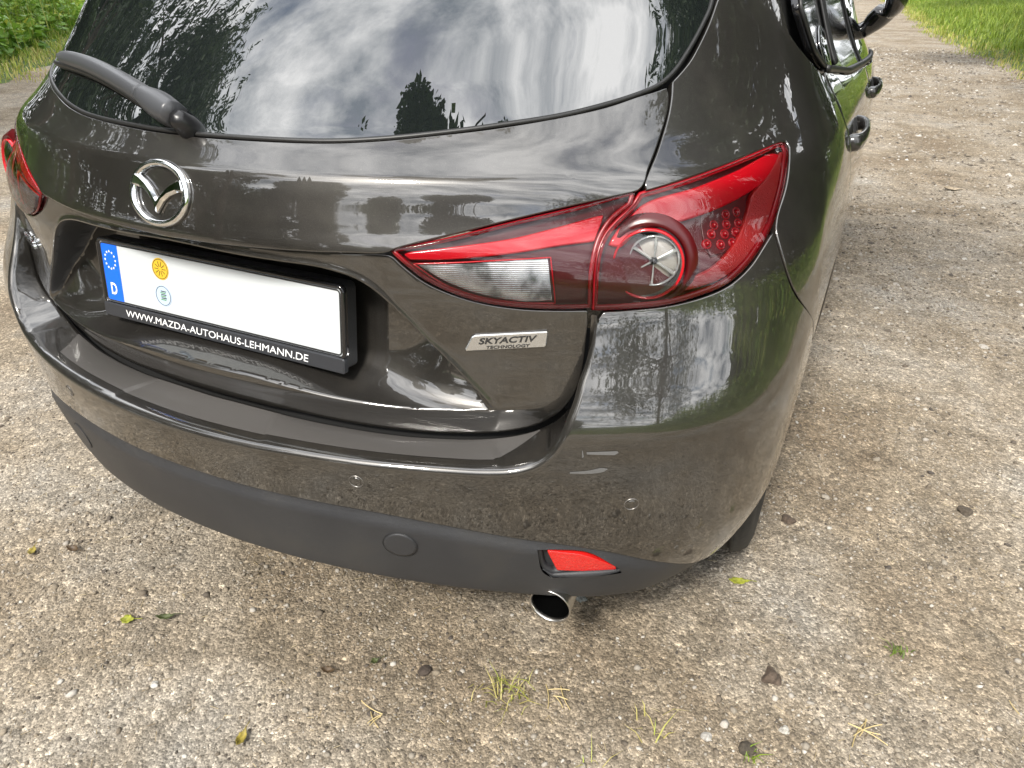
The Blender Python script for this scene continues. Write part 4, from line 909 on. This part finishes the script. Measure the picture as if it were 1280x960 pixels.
# ------------------------------------------------------------------ loose gravel
def gravel():
    t = (1+5**.5)/2; ico = np.array([(-1, t, 0), (1, t, 0), (-1, -t, 0), (1, -t, 0), (0, -1, t), (0, 1, t), (0, -1, -t), (0, 1, -t), (t, 0, -1), (t, 0, 1), (-t, 0, -1), (-t, 0, 1)])/math.hypot(1, t)
    fi = np.array([(0, 11, 5), (0, 5, 1), (0, 1, 7), (0, 7, 10), (0, 10, 11), (1, 5, 9), (5, 11, 4), (11, 10, 2), (10, 7, 6), (7, 1, 8), (3, 9, 4), (3, 4, 2), (3, 2, 6), (3, 6, 8), (3, 8, 9), (4, 9, 5), (2, 4, 11), (6, 2, 10), (8, 6, 7), (9, 8, 1)])
    n = 260000; x = rng.uniform(-1.7, 2.7, n); y = -.9+6.2*rng.random(n)**1.35
    cl = fbm(x*3.1, y*3.1, 31); dist = np.hypot(x-.93, y+.72)
    keep = rng.random(n) < np.clip((cl-.22)*2.6, .12, 1)*np.clip(1.5/np.maximum(dist, .6), .12, 1)
    x, y, cl, dist = x[keep], y[keep], cl[keep], dist[keep]; n = len(x)
    r = .0019*np.exp(rng.normal(0, .42, n))*(1+.22*np.maximum(0, dist-1.5)); big = rng.random(n) < .028; r[big] *= rng.uniform(1.8, 3.2, big.sum()); r = np.minimum(r, .009)
    jit = ico[None]*(1+rng.normal(0, .17, (n, 12, 1)))
    sx = np.stack([rng.uniform(.8, 1.35, n), rng.uniform(.7, 1.1, n), rng.uniform(.45, .8, n)], 1)
    a = rng.uniform(0, 6.283, n); ca, sa = np.cos(a), np.sin(a); J = jit*sx[:, None]*r[:, None, None]
    tl = rng.normal(0, .25, n); Jz = J[..., 2]+J[..., 0]*np.sin(tl)[:, None]
    P = np.stack([J[..., 0]*ca[:, None]-J[..., 1]*sa[:, None]+x[:, None], J[..., 0]*sa[:, None]+J[..., 1]*ca[:, None]+y[:, None], Jz+(gz(x, y)+r*.18)[:, None]], -1)
    Fi = (fi[None]+(np.arange(n)*12)[:, None, None]).reshape(-1, 3)
    tone = np.repeat(rng.random(n), 12)
    m = Mat('loose_stone'); at_ = m.n('ShaderNodeAttribute', attribute_name='tone'); rp = m.ramp(at_.outputs['Fac'], [(0, (.06, .050, .042)), (.2, (.13, .105, .078)), (.5, (.215, .178, .130)), (.75, (.25, .222, .182)), (.93, (.34, .31, .27)), (1, (.46, .435, .39))])
    nn_ = m.noise(500, 3, .6); mm_ = m.ramp(nn_.outputs['Fac'], [(.3, g(.75)), (.7, g(1.15))]); x_ = m.n('ShaderNodeMix', data_type='RGBA', blend_type='MULTIPLY'); x_.inputs['Factor'].default_value = 1
    m.l(rp.outputs[0], x_.inputs['A']); m.l(mm_.outputs[0], x_.inputs['B']); m.l(x_.outputs['Result'], m.b.inputs['Base Color']); m.set(Roughness=.88)
    o = big_mesh('loose_gravel', P.reshape(-1, 3), Fi, m.m, tone); tag(o, 'loose gravel of small beige and grey stones on the path', 'gravel', kind='stuff'); return n
gravel()
def far_gravel():
    n = 26000; y = 2.2+14*rng.random(n)**1.6; x = -1.0+(rng.random(n))*(4.6); keep = (x > .2) & (x < np.interp(y, [0, 6, 12, 20], [3.3, 3.1, 2.7, 1.9])); x, y = x[keep], y[keep]; n = len(x)
    r = (.0042+.00085*y)*np.exp(rng.normal(0, .4, n)); r = np.minimum(r, .028); a = rng.uniform(0, 6.283, n)
    k = np.array([(1, 0, 0), (.3, .9, 0), (-.8, .5, 0), (-.7, -.6, 0), (.4, -.9, 0), (.05, .05, .62)]); J = k[None]*(1+rng.normal(0, .2, (n, 6, 1)))*r[:, None, None]
    P = np.stack([J[..., 0]*np.cos(a)[:, None]-J[..., 1]*np.sin(a)[:, None]+x[:, None], J[..., 0]*np.sin(a)[:, None]+J[..., 1]*np.cos(a)[:, None]+y[:, None], J[..., 2]+(gz(x, y)-.001)[:, None]], -1)
    fi = np.array([(0, 1, 5), (1, 2, 5), (2, 3, 5), (3, 4, 5), (4, 0, 5)]); o = big_mesh('loose_gravel', P.reshape(-1, 3), (fi[None]+(np.arange(n)*6)[:, None, None]).reshape(-1, 3), bpy.data.materials['loose_stone'], np.repeat(rng.random(n), 6)); tag(o, 'coarser loose stones on the path beyond the doors', 'gravel', kind='stuff')
far_gravel()
# ------------------------------------------------------------------ leaves and grass materials
def leafmat(name, stops, trans=.35, rough=.5):
    m = Mat(name); a = m.n('ShaderNodeAttribute', attribute_name='tone'); r_ = m.ramp(a.outputs['Fac'], stops); m.l(r_.outputs[0], m.b.inputs['Base Color']); m.set(Roughness=rough)
    tl = m.n('ShaderNodeBsdfTranslucent'); m.l(r_.outputs[0], tl.inputs['Color']); mxs = m.n('ShaderNodeMixShader'); mxs.inputs[0].default_value = trans
    m.l(m.b.outputs[0], mxs.inputs[1]); m.l(tl.outputs[0], mxs.inputs[2]); m.l(mxs.outputs[0], m.out.inputs['Surface']); return m.m
GRASS = leafmat('grass_blades', [(0, (.070, .120, .010)), (.5, (.185, .280, .026)), (.82, (.32, .38, .050)), (1, (.46, .40, .14))])
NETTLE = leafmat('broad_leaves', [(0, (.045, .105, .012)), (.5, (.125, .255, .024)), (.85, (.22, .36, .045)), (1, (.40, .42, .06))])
TREEL = leafmat('tree_leaves', [(0, (.016, .034, .008)), (.5, (.035, .068, .014)), (1, (.075, .115, .024))], .25)
WILLOW = leafmat('willow_leaves', [(0, (.018, .040, .012)), (.5, (.045, .080, .025)), (1, (.10, .145, .05))], .25)
bk = Mat('bark'); bkn = bk.noise(14, 6, .65); bkr = bk.ramp(bkn.outputs['Fac'], [(.3, (.035, .026, .018)), (.7, (.12, .095, .07))]); bk.l(bkr.outputs[0], bk.b.inputs['Base Color']); bk.set(Roughness=.9); bk.bump(bkn.outputs['Fac'], .6, .03); BARK = bk.m
def blades(name, P, h, mat, lab, w=.006, lean=.35, tone=None):
    n = len(P); a = rng.uniform(0, 6.283, n); d = np.stack([np.cos(a), np.sin(a), 0*a], 1); s = np.stack([-np.sin(a), np.cos(a), 0*a], 1)
    h = h*rng.uniform(.5, 1.35, n); ln = lean*rng.uniform(.2, 1.8, n)*h; ww = w*rng.uniform(.6, 1.4, n)
    b0 = P-s*ww[:, None]/2; b1 = P+s*ww[:, None]/2; mdp = P+d*(ln*.35)[:, None]+np.array([0, 0, 1.])*(h*.62)[:, None]
    m0 = mdp-s*ww[:, None]*.42; m1 = mdp+s*ww[:, None]*.42; tp = P+d*ln[:, None]+np.array([0, 0, 1.])*(h*(1-.3*lean))[:, None]
    V = np.stack([b0, b1, m1, m0, tp], 1).reshape(-1, 3); k = np.arange(n)[:, None]*5
    Fq = np.concatenate([k+[0, 1, 2], k+[0, 2, 3], k+[3, 2, 4]])
    tn_ = np.repeat(rng.random(n) if tone is None else tone, 5); o = big_mesh(name, V, Fq, mat, tn_); return o
def scatter_verge(q, nrm_, wob, n, dmin, dmax, ylo, yhi, zf, pw=1.):
    sel = np.where((q[:, 1] > ylo) & (q[:, 1] < yhi))[0]; i = rng.choice(sel, n); o_ = dmin+(dmax-dmin)*rng.random(n)**pw; j = rng.uniform(-.28, .28, (n, 2))
    p = q[i]+nrm_[i]*(o_+wob[i]*(o_ < 2))[:, None]+j; hz = np.interp(o_, [0, .15, .5, 1.2, 3, 8], [-.012, .03, .07, .11, .16, .3]); return np.c_[p, hz-.01], o_
P_, o_ = scatter_verge(qr, nr, wr, 80000, .0, 6, -6, 45, 0, 1.5)
tn = np.clip(rng.normal(.50, .20, len(P_))+.35*(o_ < .35), 0, 1)
gobj = blades('verge_grass', P_, np.interp(o_, [0, .5, 1.5, 6], [.07, .15, .26, .34]), GRASS, '', .011, .55, tn); tag(gobj, 'bright green grass on the bank right of the path', 'grass', kind='stuff')
P_, o_ = scatter_verge(ql, nl_, wl, 36000, .0, 3, -4, 24, 0, 1.4)
tn = np.clip(rng.normal(.66, .2, len(P_))+.2*(o_ < .5), 0, 1)
gobj = blades('verge_grass', P_, np.interp(o_, [0, .5, 1.5, 6], [.08, .14, .25, .34]), GRASS, '', .012, .6, tn); tag(gobj, 'yellow green grass fringe below the leafy plants at far left', 'grass', kind='stuff')
def leafcloud(P, size, mat, name, tone, parent=None, droop=.35, aspect=.55, azi=None, pitch=None, fold=.25):
    """folded rhombic leaves: two triangles each side of the midrib"""
    n = len(P); a = rng.uniform(0, 6.283, n) if azi is None else azi; el = rng.normal(-droop, .45, n) if pitch is None else pitch
    d = np.stack([np.cos(a)*np.cos(el), np.sin(a)*np.cos(el), np.sin(el)], 1); s = np.stack([-np.sin(a), np.cos(a), 0*a], 1); u_ = np.cross(d, s)*-1
    rl = rng.normal(0, .5, n); s2 = s*np.cos(rl)[:, None]+u_*np.sin(rl)[:, None]; L_ = size*rng.uniform(.6, 1.3, n)
    up_ = np.cross(s2, d); A = P; B = P+d*L_[:, None]; M_ = P+d*(L_*.45)[:, None]; w = (L_*aspect*.5)[:, None]
    Lf = M_-s2*w+up_*w*fold; Rt = M_+s2*w+up_*w*fold
    V = np.stack([A, Rt, B, Lf], 1).reshape(-1, 3); k = np.arange(n)[:, None]*4
    o = big_mesh(name, V, np.concatenate([k+[0, 1, 2], k+[0, 2, 3]]), mat, np.repeat(tone, 4)); o.parent = parent; return o
# tall leafy weeds at the far left: leaves stand in whorls on upright stems, taller further back
def weeds():
    P_, o_ = scatter_verge(ql, nl_, wl, 2600, .55, 5.5, -3, 22, 0, 1.15)
    hh = np.interp(o_, [.5, 1.2, 3, 6], [.35, .75, 1.05, 1.3])*rng.uniform(.7, 1.2, len(P_)); k = 22
    t = rng.random((len(P_), k))**.7; a = rng.uniform(0, 6.283, (len(P_), k)); rad = .03+.03*(1-t)
    ln = rng.normal(0, .12, (len(P_), 1, 2)); Q = np.stack([P_[:, None, 0]+rad*np.cos(a)+ln[..., 0]*t*hh[:, None], P_[:, None, 1]+rad*np.sin(a)+ln[..., 1]*t*hh[:, None], P_[:, None, 2]+t*hh[:, None]], -1).reshape(-1, 3)
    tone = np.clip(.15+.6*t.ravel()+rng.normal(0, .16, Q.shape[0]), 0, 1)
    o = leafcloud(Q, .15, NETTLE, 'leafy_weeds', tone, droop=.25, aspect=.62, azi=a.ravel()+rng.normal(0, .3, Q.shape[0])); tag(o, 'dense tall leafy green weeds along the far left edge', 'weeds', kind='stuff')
    P2, o2 = scatter_verge(ql, nl_, wl, 5000, .5, 3, -3, 22, 0); s_ = blades('weed_stems', P2, .9, GRASS, '', .008, .12); tag(s_, 'upright green stems among the leafy weeds at far left', 'weeds', kind='stuff')
weeds()
def bank_weeds():
    P_, o_ = scatter_verge(qr, nr, wr, 1900, 1.5, 5.0, -4, 16, 0, 1.)
    hh = np.interp(o_, [1.5, 2.5, 5], [.35, .8, 1.3])*rng.uniform(.7, 1.2, len(P_)); k = 22
    t = rng.random((len(P_), k))**.7; a = rng.uniform(0, 6.283, (len(P_), k)); rad = .03+.03*(1-t)
    Q = np.stack([P_[:, None, 0]+rad*np.cos(a), P_[:, None, 1]+rad*np.sin(a), P_[:, None, 2]+t*hh[:, None]], -1).reshape(-1, 3)
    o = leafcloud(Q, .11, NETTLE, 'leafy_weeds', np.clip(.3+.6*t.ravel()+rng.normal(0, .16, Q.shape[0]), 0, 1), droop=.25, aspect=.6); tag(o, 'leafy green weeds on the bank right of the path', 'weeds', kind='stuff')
bank_weeds()
# ------------------------------------------------------------------ trees (behind, left and right: they show as reflections)
def tree(name, lab, base, h, rad, n, kind='broad', seed=0, limb=None, crown0=.25, group='trees around the path', parts=30, lsz=.20):
    rs = np.random.default_rng(seed); root = empty(name, (base[0], base[1], -.05)); tag(root, lab, 'tree', group)
    V = []; Fc = []
    def limb_(p0, p1, r0, r1, bend=0., seg=7):
        p0, p1 = np.array(p0, float), np.array(p1, float); d = p1-p0; L_ = np.linalg.norm(d); d /= L_; s = np.cross(d, [.3, .9, .1]); s /= np.linalg.norm(s); t_ = np.cross(d, s); b = len(V); out = []
        w1, w2 = rs.normal(0, .04*L_, 2)
        for i in range(seg+1):
            t = i/seg; c = p0+d*L_*t+(s*w1+t_*w2)*math.sin(math.pi*t)+np.array([0, 0, bend*L_*t*(1-t)]); r = r0+(r1-r0)*t; out.append(c)
            for k in range(8): a = k*math.pi/4; V.append(c+(s*math.cos(a)+t_*math.sin(a))*r)
        for i in range(seg):
            for k in range(8): l = (k+1) % 8; Fc.append((b+i*8+k, b+i*8+l, b+(i+1)*8+l, b+(i+1)*8+k))
        return out
    tr0 = max(.10, h*.022); spine = limb_((0, 0, 0), (rs.normal(0, .3), rs.normal(0, .3), h*.82), tr0, tr0*.25, seg=10); cl = []
    for k in range(parts):
        z0 = h*(crown0*.8+(.80-crown0*.8)*rs.random()); st = spine[min(10, int(z0/(h*.82)*10))]; a = rs.uniform(0, 6.283); f = math.sqrt(rs.uniform(.15, 1))
        zz_ = h*(crown0+(1-crown0)*rs.random()); prof = math.sin(math.pi*min(.97, max(.06, (zz_/h-crown0*.75)/(1-crown0*.75)))**.75)
        e = np.array([math.cos(a)*rad*f*prof, math.sin(a)*rad*f*prof, zz_]); limb_(st, e, tr0*.35, tr0*.06, .12); cl.append((e, rad*rs.uniform(.20, .36)))
    if limb is not None:
        lo_ = limb_(spine[6], limb, tr0*.5, .012, .10, 12)
        for k in range(26):
            t = rs.uniform(.86, 1.0); c = lo_[min(12, int(t*12))]; tip = c+rs.normal(0, .34, 3)*[2.1, .6, .5]; limb_(c, tip, .012, .004, .1, 4); cl.append((tip, .30))
    mesh_obj('trunk', V, Fc, BARK, root)
    wts = np.array([c[1]**2 for c in cl]); wts /= wts.sum(); pick = rs.choice(len(cl), n, p=wts); C0 = np.array([c[0] for c in cl])[pick]; R0 = np.array([c[1] for c in cl])[pick]
    dv = rs.normal(0, 1, (n, 3)); dv /= np.linalg.norm(dv, axis=1)[:, None]; rr_ = R0*rs.random(n)**.45
    Q = C0+dv*rr_[:, None]*[1, 1, .75]; tone = np.clip(.45+rs.normal(0, .2, n)+.12*dv[:, 2], 0, 1)
    if kind == 'willow':
        sid = rs.integers(0, 900, n); drop = rs.random(n)**.8; cs = rs.normal(0, .13, (900, 2)); cr = rs.choice(len(cl), 900, p=wts); cc = np.array([c[0] for c in cl])[cr]; rc = np.array([c[1] for c in cl])[cr]
        sv_ = rs.normal(0, .5, (900, 3)); Q = cc[sid]+sv_[sid]*rc[sid][:, None]; Lh = (1.2+2.2*rs.random(900))[sid]; Q[:, 2] -= drop*Lh; Q[:, :2] += cs[sid]*drop[:, None]+rs.normal(0, .03, (n, 2)); Q[:, 2] = np.maximum(Q[:, 2], .4+rs.random(n)*.5)
        leafcloud(Q, .20, WILLOW, 'crown', tone, root, aspect=.26, pitch=rs.normal(-1.05, .3, n))
    else: leafcloud(Q, lsz, TREEL, 'crown', tone, root, droop=.3, aspect=.6)
    return root
tree('willow_tree', 'drooping willow reflected in the left part of the rear window', (-7.6, -1.6), 9.2, 3.2, 60000, 'willow', 1, crown0=.35)
tree('broadleaf_tree', 'broad dark tree reflected beside the wiper in the window', (-9.2, -4.4), 9.6, 3.4, 42000, 'broad', 2)
tree('broadleaf_tree', 'dark tree beyond the leafy weeds at the far left', (-12.8, 3.6), 9, 3.4, 32000, 'broad', 3)
tree('willow_tree', 'drooping willow reflected in the upper right corner of the window', (7.9, 3.6), 11.2, 3.2, 70000, 'willow', 4, crown0=.4)
tree('broadleaf_tree', 'dark tree reflected in the right rear wing', (6.3, 6.2), 12.0, 3.6, 46000, 'broad', 5, crown0=.12)
tree('broadleaf_tree', 'dark tree on the right bank further up the path', (5.4, 11.5), 11, 3.6, 36000, 'broad', 6, crown0=.15)
tree('broadleaf_tree', 'tree whose long limb is reflected along the window bottom', (-4.3, -6.5), 9.0, 1.6, 22000, 'broad', 7, limb=(5.5, 4.8, 6.6), crown0=.5, parts=14, lsz=.10)
tree('broadleaf_tree', 'tree behind the viewer reflected right of the logo', (-3.0, -15.0), 10.0, 3.8, 34000, 'broad', 8, crown0=.06, lsz=.24)
tree('broadleaf_tree', 'tree behind the viewer reflected left of the logo', (-9.5, -11.5), 10.5, 4.0, 36000, 'broad', 9, crown0=.06, lsz=.24)
tree('broadleaf_tree', 'bushy tree behind the viewer reflected beside the plate', (-6.0, -17.5), 9.5, 4.2, 34000, 'broad', 12, crown0=.04, lsz=.26)
tree('broadleaf_tree', 'bushy tree behind the viewer reflected under the logo', (1.5, -20.0), 8.0, 4.2, 32000, 'broad', 13, crown0=.04, lsz=.26)
tree('broadleaf_tree', 'tree behind the viewer reflected above the right tail light', (6.0, -16.0), 9.0, 3.6, 32000, 'broad', 10, crown0=.06, lsz=.24)
def wood(lab, az0, az1, d0, d1, hfun, n, seed, size=.42):
    rs = np.random.default_rng(seed); az = R(az0)+(R(az1)-R(az0))*rs.random(n); d = d0+(d1-d0)*rs.random(n); top = hfun(np.degrees(az))*(.72+.56*fbm(az*9, d*.25, seed))
    P = np.stack([np.sin(az)*d, np.cos(az)*d, top*rs.random(n)**.62+.1], 1); cl = fbm(P[:, 0]*.8+P[:, 2]*.6, P[:, 1]*.8+P[:, 2]*.5, seed+5); keep = rs.random(n) < np.clip((cl-.25)*3.2, .15, 1); P = P[keep]
    o = leafcloud(P, size, TREEL, 'distant_wood', np.clip(.4+rs.normal(0, .22, len(P)), 0, 1), droop=.3, aspect=.7); tag(o, lab, 'wood', kind='stuff')
wood('dark wood behind the viewer, seen only as reflections in the tailgate', 194, 305, 20, 27, lambda a: np.interp(a, [194, 205, 230, 305], [5, 8.0, 9.0, 8.5]), 60000, 41)
wood('low bushes behind the viewer reflected near the right tail light', 143, 182, 22, 27, lambda a: np.interp(a, [143, 160, 176, 182], [3.0, 5.5, 6.0, 3.0]), 22000, 43)
wood('wood far ahead of the car, mirrored in the door and side window', -24, 26, 48, 60, lambda a: 15+0*a, 30000, 45, .8)
wood('bushes on the right bank mirrored along the rear wing', 26, 95, 8.5, 12, lambda a: 4.5+0*a, 40000, 47, .3)
tree('willow_tree', 'thin willow reflected in the right bumper corner', (11.5, -8.5), 9.5, 3.4, 15000, 'willow', 21, crown0=.4)
tree('broadleaf_tree', 'dark tree far up the right bank reflected in the doors', (6.6, 18.0), 12, 4.0, 30000, 'broad', 14, crown0=.06, lsz=.26)
tree('broadleaf_tree', 'farthest dark tree up the right bank reflected in the doors', (6.2, 27.0), 13, 4.6, 30000, 'broad', 15, crown0=.06, lsz=.30)
tree('broadleaf_tree', 'tall tree ahead of the car on the far left bank', (-9.0, 24.0), 12, 4.6, 26000, 'broad', 16, crown0=.06, lsz=.30)
# ------------------------------------------------------------------ small things lying on the path
def lay(name, lab, x, y, build, cat, group=None):
    o = build(); o.name = name; o.location = (x, y, float(gz(np.array(x), np.array(y)))+.002); tag(o, lab, cat, group); return o
def leafobj(L_, w, col, curl, rz, tilt=.15, col2=None):
    m = Mat('fallen_leaf'); n_ = m.noise(90, 4, .6); r_ = m.ramp(n_.outputs['Fac'], [(.35, col2 or tuple(c*.45 for c in col)), (.6, col)]); m.l(r_.outputs[0], m.b.inputs['Base Color']); m.set(Roughness=.6)
    V = []; Fc = []; ns, nw = 12, 5
    for i in range(ns+1):
        t = i/ns; ww = w*math.sin(math.pi*min(.999, max(.02, t))**.85)*(1+.12*math.sin(t*31)); x = (t-.5)*L_
        for k in range(nw): s_ = k/(nw-1)*2-1; V.append((x, s_*ww/2, curl*(s_*s_)*ww*.5+curl*.35*L_*(2*t-1)**2+.0015*math.sin(t*19+k*2)+.004))
    for i in range(ns):
        for k in range(nw-1): Fc.append((i*nw+k, i*nw+k+1, (i+1)*nw+k+1, (i+1)*nw+k))
    b = len(V)
    for k in range(5): V += [(L_/2+k*.004, -.0006, .004+curl*.35*L_*(1-k*.1)), (L_/2+k*.004, .0006, .004+curl*.35*L_*(1-k*.1))]
    Fc += [(b+2*k, b+2*k+2, b+2*k+3, b+2*k+1) for k in range(4)]
    o = mesh_obj('fallen_leaf', V, Fc, m.m); o.rotation_euler = (tilt, tilt*.4, rz); so = o.modifiers.new('thickness', 'SOLIDIFY'); so.thickness = .0007; return o
YG = (.34, .36, .03); YB = (.38, .30, .05); BR = (.10, .06, .025); DG = (.08, .10, .025)
for nm, x, y, L_, w, c, cu, rz, lab in [
    ('fallen_leaf', -.30, -.04, .034, .026, YG, .35, .6, 'yellow green leaf on gravel, leftmost bright one of a pair'),
    ('fallen_leaf', -.23, .00, .048, .016, DG, .8, .7, 'curled half brown leaf right beside the yellow green leaf'),
    ('fallen_leaf', .87, .65, .060, .022, YG, .35, .45, 'yellow green leaf on gravel near the rear tyre'),
    ('fallen_leaf', .12, -.15, .046, .020, YB, .7, 1.9, 'yellow and brown curled leaf at the bottom left edge'),
    ('fallen_leaf', .17, .04, .034, .018, BR, .9, .4, 'dark brown curled leaf left of the small green leaf'),
    ('fallen_leaf', .24, .10, .022, .016, DG, .8, 1.1, 'tiny dark green leaf below the middle of the bumper'),
    ('fallen_leaf', -.60, .06, .040, .022, BR, .7, .2, 'brown leaf on gravel at left below the black bumper'),
    ('fallen_leaf', -.68, .01, .040, .020, YB, .5, 2.2, 'dull yellow leaf at the left edge of the photo'),
    ('fallen_leaf', 1.48, 4.88, .13, .07, (.42, .34, .24), .3, .3, 'large pale dry leaf on the path right of the doors'),
    ('fallen_leaf', -.85, .62, .045, .022, BR, .8, 1.2, 'dark leaf on bright gravel left of the bumper corner')]:
    lay(nm, lab, x, y, lambda: leafobj(L_*.85, w*.85, tuple(k*.8 for k in c), cu, rz), 'leaf', 'fallen leaves on the path')
def stone(r, col, sq=(1, .8, .6), seed=0, rough=.9):
    rs = np.random.default_rng(seed); bm = bmesh.new(); bmesh.ops.create_icosphere(bm, subdivisions=3, radius=1); ks = rs.normal(0, 1, (9, 3)); am = rs.normal(0, .10, 9)
    for v in bm.verts:
        p = np.array(v.co); f = 1+sum(a*math.sin(2.3*(k@p)+i) for i, (k, a) in enumerate(zip(ks, am))); f += .05*math.sin(17*p[0]+5*p[1])*math.sin(13*p[2]+p[0]); v.co = Vector(p*f*r*np.array(sq))
    me = bpy.data.meshes.new('stone'); bm.to_mesh(me); bm.free(); m = Mat('stone'); n_ = m.noise(120, 5, .65); r_ = m.ramp(n_.outputs['Fac'], [(.3, tuple(c*.5 for c in col)), (.7, tuple(c*1.3 for c in col))]); m.l(r_.outputs[0], m.b.inputs['Base Color']); m.bump(n_.outputs['Fac'], .8, .004); m.set(Roughness=rough); me.materials.append(m.m)
    o = bpy.data.objects.new('stone', me); COL.objects.link(o); return o
for nm, x, y, r, c, sq, lab, cat in [
    ('soil_clod', .98, .41, .021, (.085, .062, .045), (.9, 1.1, .7), 'dark brown clod of soil on gravel at lower right', 'clod'),
    ('soil_clod', .96, .23, .018, (.055, .045, .032), (1, .9, .6), 'dark clod with a green sprout at the bottom edge', 'clod'),
    ('soil_clod', .945, .935, .020, (.08, .058, .042), (1.1, .9, .6), 'dark clod on gravel just right of the tyre', 'clod'),
    ('soil_clod', 1.36, 1.17, .018, (.07, .055, .04), (1, 1, .6), 'small dark clod at the right edge of the photo', 'clod'),
    ('stone', .56, .44, .013, (.19, .20, .19), (1, .8, .7), 'grey green stone beside the exhaust pipe', 'stone'),
    ('stone', 1.02, .30, .011, (.40, .38, .34), (1, .8, .6), 'pale pebble right of the clod with the sprout', 'stone'),
    ('stone', .89, .22, .012, (.38, .36, .33), (1, .9, .6), 'pale pebble left of the clod with the sprout', 'stone'),
    ('stone', .34, .13, .016, (.06, .045, .035), (.9, 1.1, .6), 'dark brown stone below the middle of the bumper', 'stone'),
    ('stone', .39, -.17, .010, (.48, .46, .42), (1, .9, .6), 'white pebble at the bottom of the photo', 'stone'),
    ('stone', -.12, -.13, .009, (.44, .42, .38), (1, .9, .6), 'pale pebble below the pair of leaves', 'stone')]:
    lay(nm, lab, x, y, lambda: stone(r*.85, c, sq, int(abs(x*1000)+abs(y*77))), cat)
def tuft(n, h, w, spread, tones, lean=.6):
    P = np.c_[rng.normal(0, spread, (n, 2)), np.zeros(n)]; return blades('grass_tuft', P, h, GRASS, '', w, lean, np.clip(rng.normal(tones, .12, n), 0, 1))
for x, y, n, h, sp, tn, lab in [(.51, .15, 46, .034, .026, .93, 'flat tuft of yellowing grass below the exhaust pipe'), (.78, .20, 10, .03, .022, .97, 'thin dry grass tuft at the bottom of the photo'),
                                (1.21, .59, 26, .018, .010, .25, 'small dark green sprig on gravel at lower right'), (.968, .215, 16, .016, .006, .45, 'tiny green sprout beside the dark clod'), (.72, .08, 8, .024, .018, .95, 'sparse dry tuft left of the dry grass at the bottom')]:
    o = tuft(n, h, .0022, sp, tn, 1.1); o.name = 'grass_tuft'; o.location = (x, y, float(gz(np.array(x), np.array(y)))); tag(o, lab, 'grass tuft')
STRAW = plain('straw', (.46, .36, .17), .6)
def straws(L_, k, spread, seed):
    rs = np.random.default_rng(seed); V = []; Fc = []
    for i in range(k):
        a = rs.uniform(0, 6.283) if k > 3 else rs.normal(-.85, .2); c = rs.normal(0, spread, 2); L2_ = L_*rs.uniform(.5, 1.1); b = len(V); r = .0010
        for j in range(5):
            t = j/4-.5; p = np.array([c[0]+math.cos(a)*t*L2_-.06*L2_*math.sin(a)*(t*t*4), c[1]+math.sin(a)*t*L2_+.06*L2_*math.cos(a)*(t*t*4), .003+.002*i])
            s_ = np.array([-math.sin(a), math.cos(a), 0]); V += [p-s_*r, p+np.array([0, 0, r*1.4]), p+s_*r, p-np.array([0, 0, r*.6])]
        for j in range(4):
            for q in range(4): l = (q+1) % 4; Fc.append((b+j*4+q, b+j*4+l, b+(j+1)*4+l, b+(j+1)*4+q))
    return mesh_obj('straw', V, Fc, STRAW, None, False)
for x, y, L_, k, sp, lab in [(1.16, .36, .075, 5, .010, 'few dry straws crossing each other at lower right'), (1.41, .54, .05, 1, .0, 'single pale straw at the right edge of the photo'), (.31, -.02, .05, 4, .014, 'thin straws lying on gravel at the bottom'), (.60, .16, .05, 5, .02, 'dry straws beside the yellowing grass tuft')]:
    lay('straw', lab, x, y, lambda: straws(L_, k, sp, int(x*100)), 'straw')
# fine chaff strewn over the gravel
n = 2600; x = rng.uniform(-1.2, 2.2, n); y = -.6+3.6*rng.random(n)**1.4; a = rng.uniform(0, 3.14, n); L_ = rng.uniform(.006, .022, n); d = np.stack([np.cos(a), np.sin(a), rng.normal(0, .1, n)], 1)*L_[:, None]/2; s_ = np.stack([-np.sin(a), np.cos(a), 0*a], 1)*.0006
c = np.stack([x, y, gz(x, y)+.004], 1); upz = np.array([0, 0, .0008]); V = np.stack([c-d-s_, c-d+s_, c-d+upz, c+d-s_, c+d+s_, c+d+upz], 1).reshape(-1, 3); k = np.arange(n)[:, None]*6
ch = big_mesh('dry_chaff', V, np.concatenate([k+[0, 1, 4, 3], k+[1, 2, 5, 4], k+[2, 0, 3, 5]]), leafmat('chaff', [(0, (.16, .11, .06)), (.6, (.34, .26, .14)), (1, (.50, .42, .26))], .1), np.repeat(rng.random(n), 6)); tag(ch, 'fine dry chaff and grass bits strewn over the gravel', 'chaff', kind='stuff')
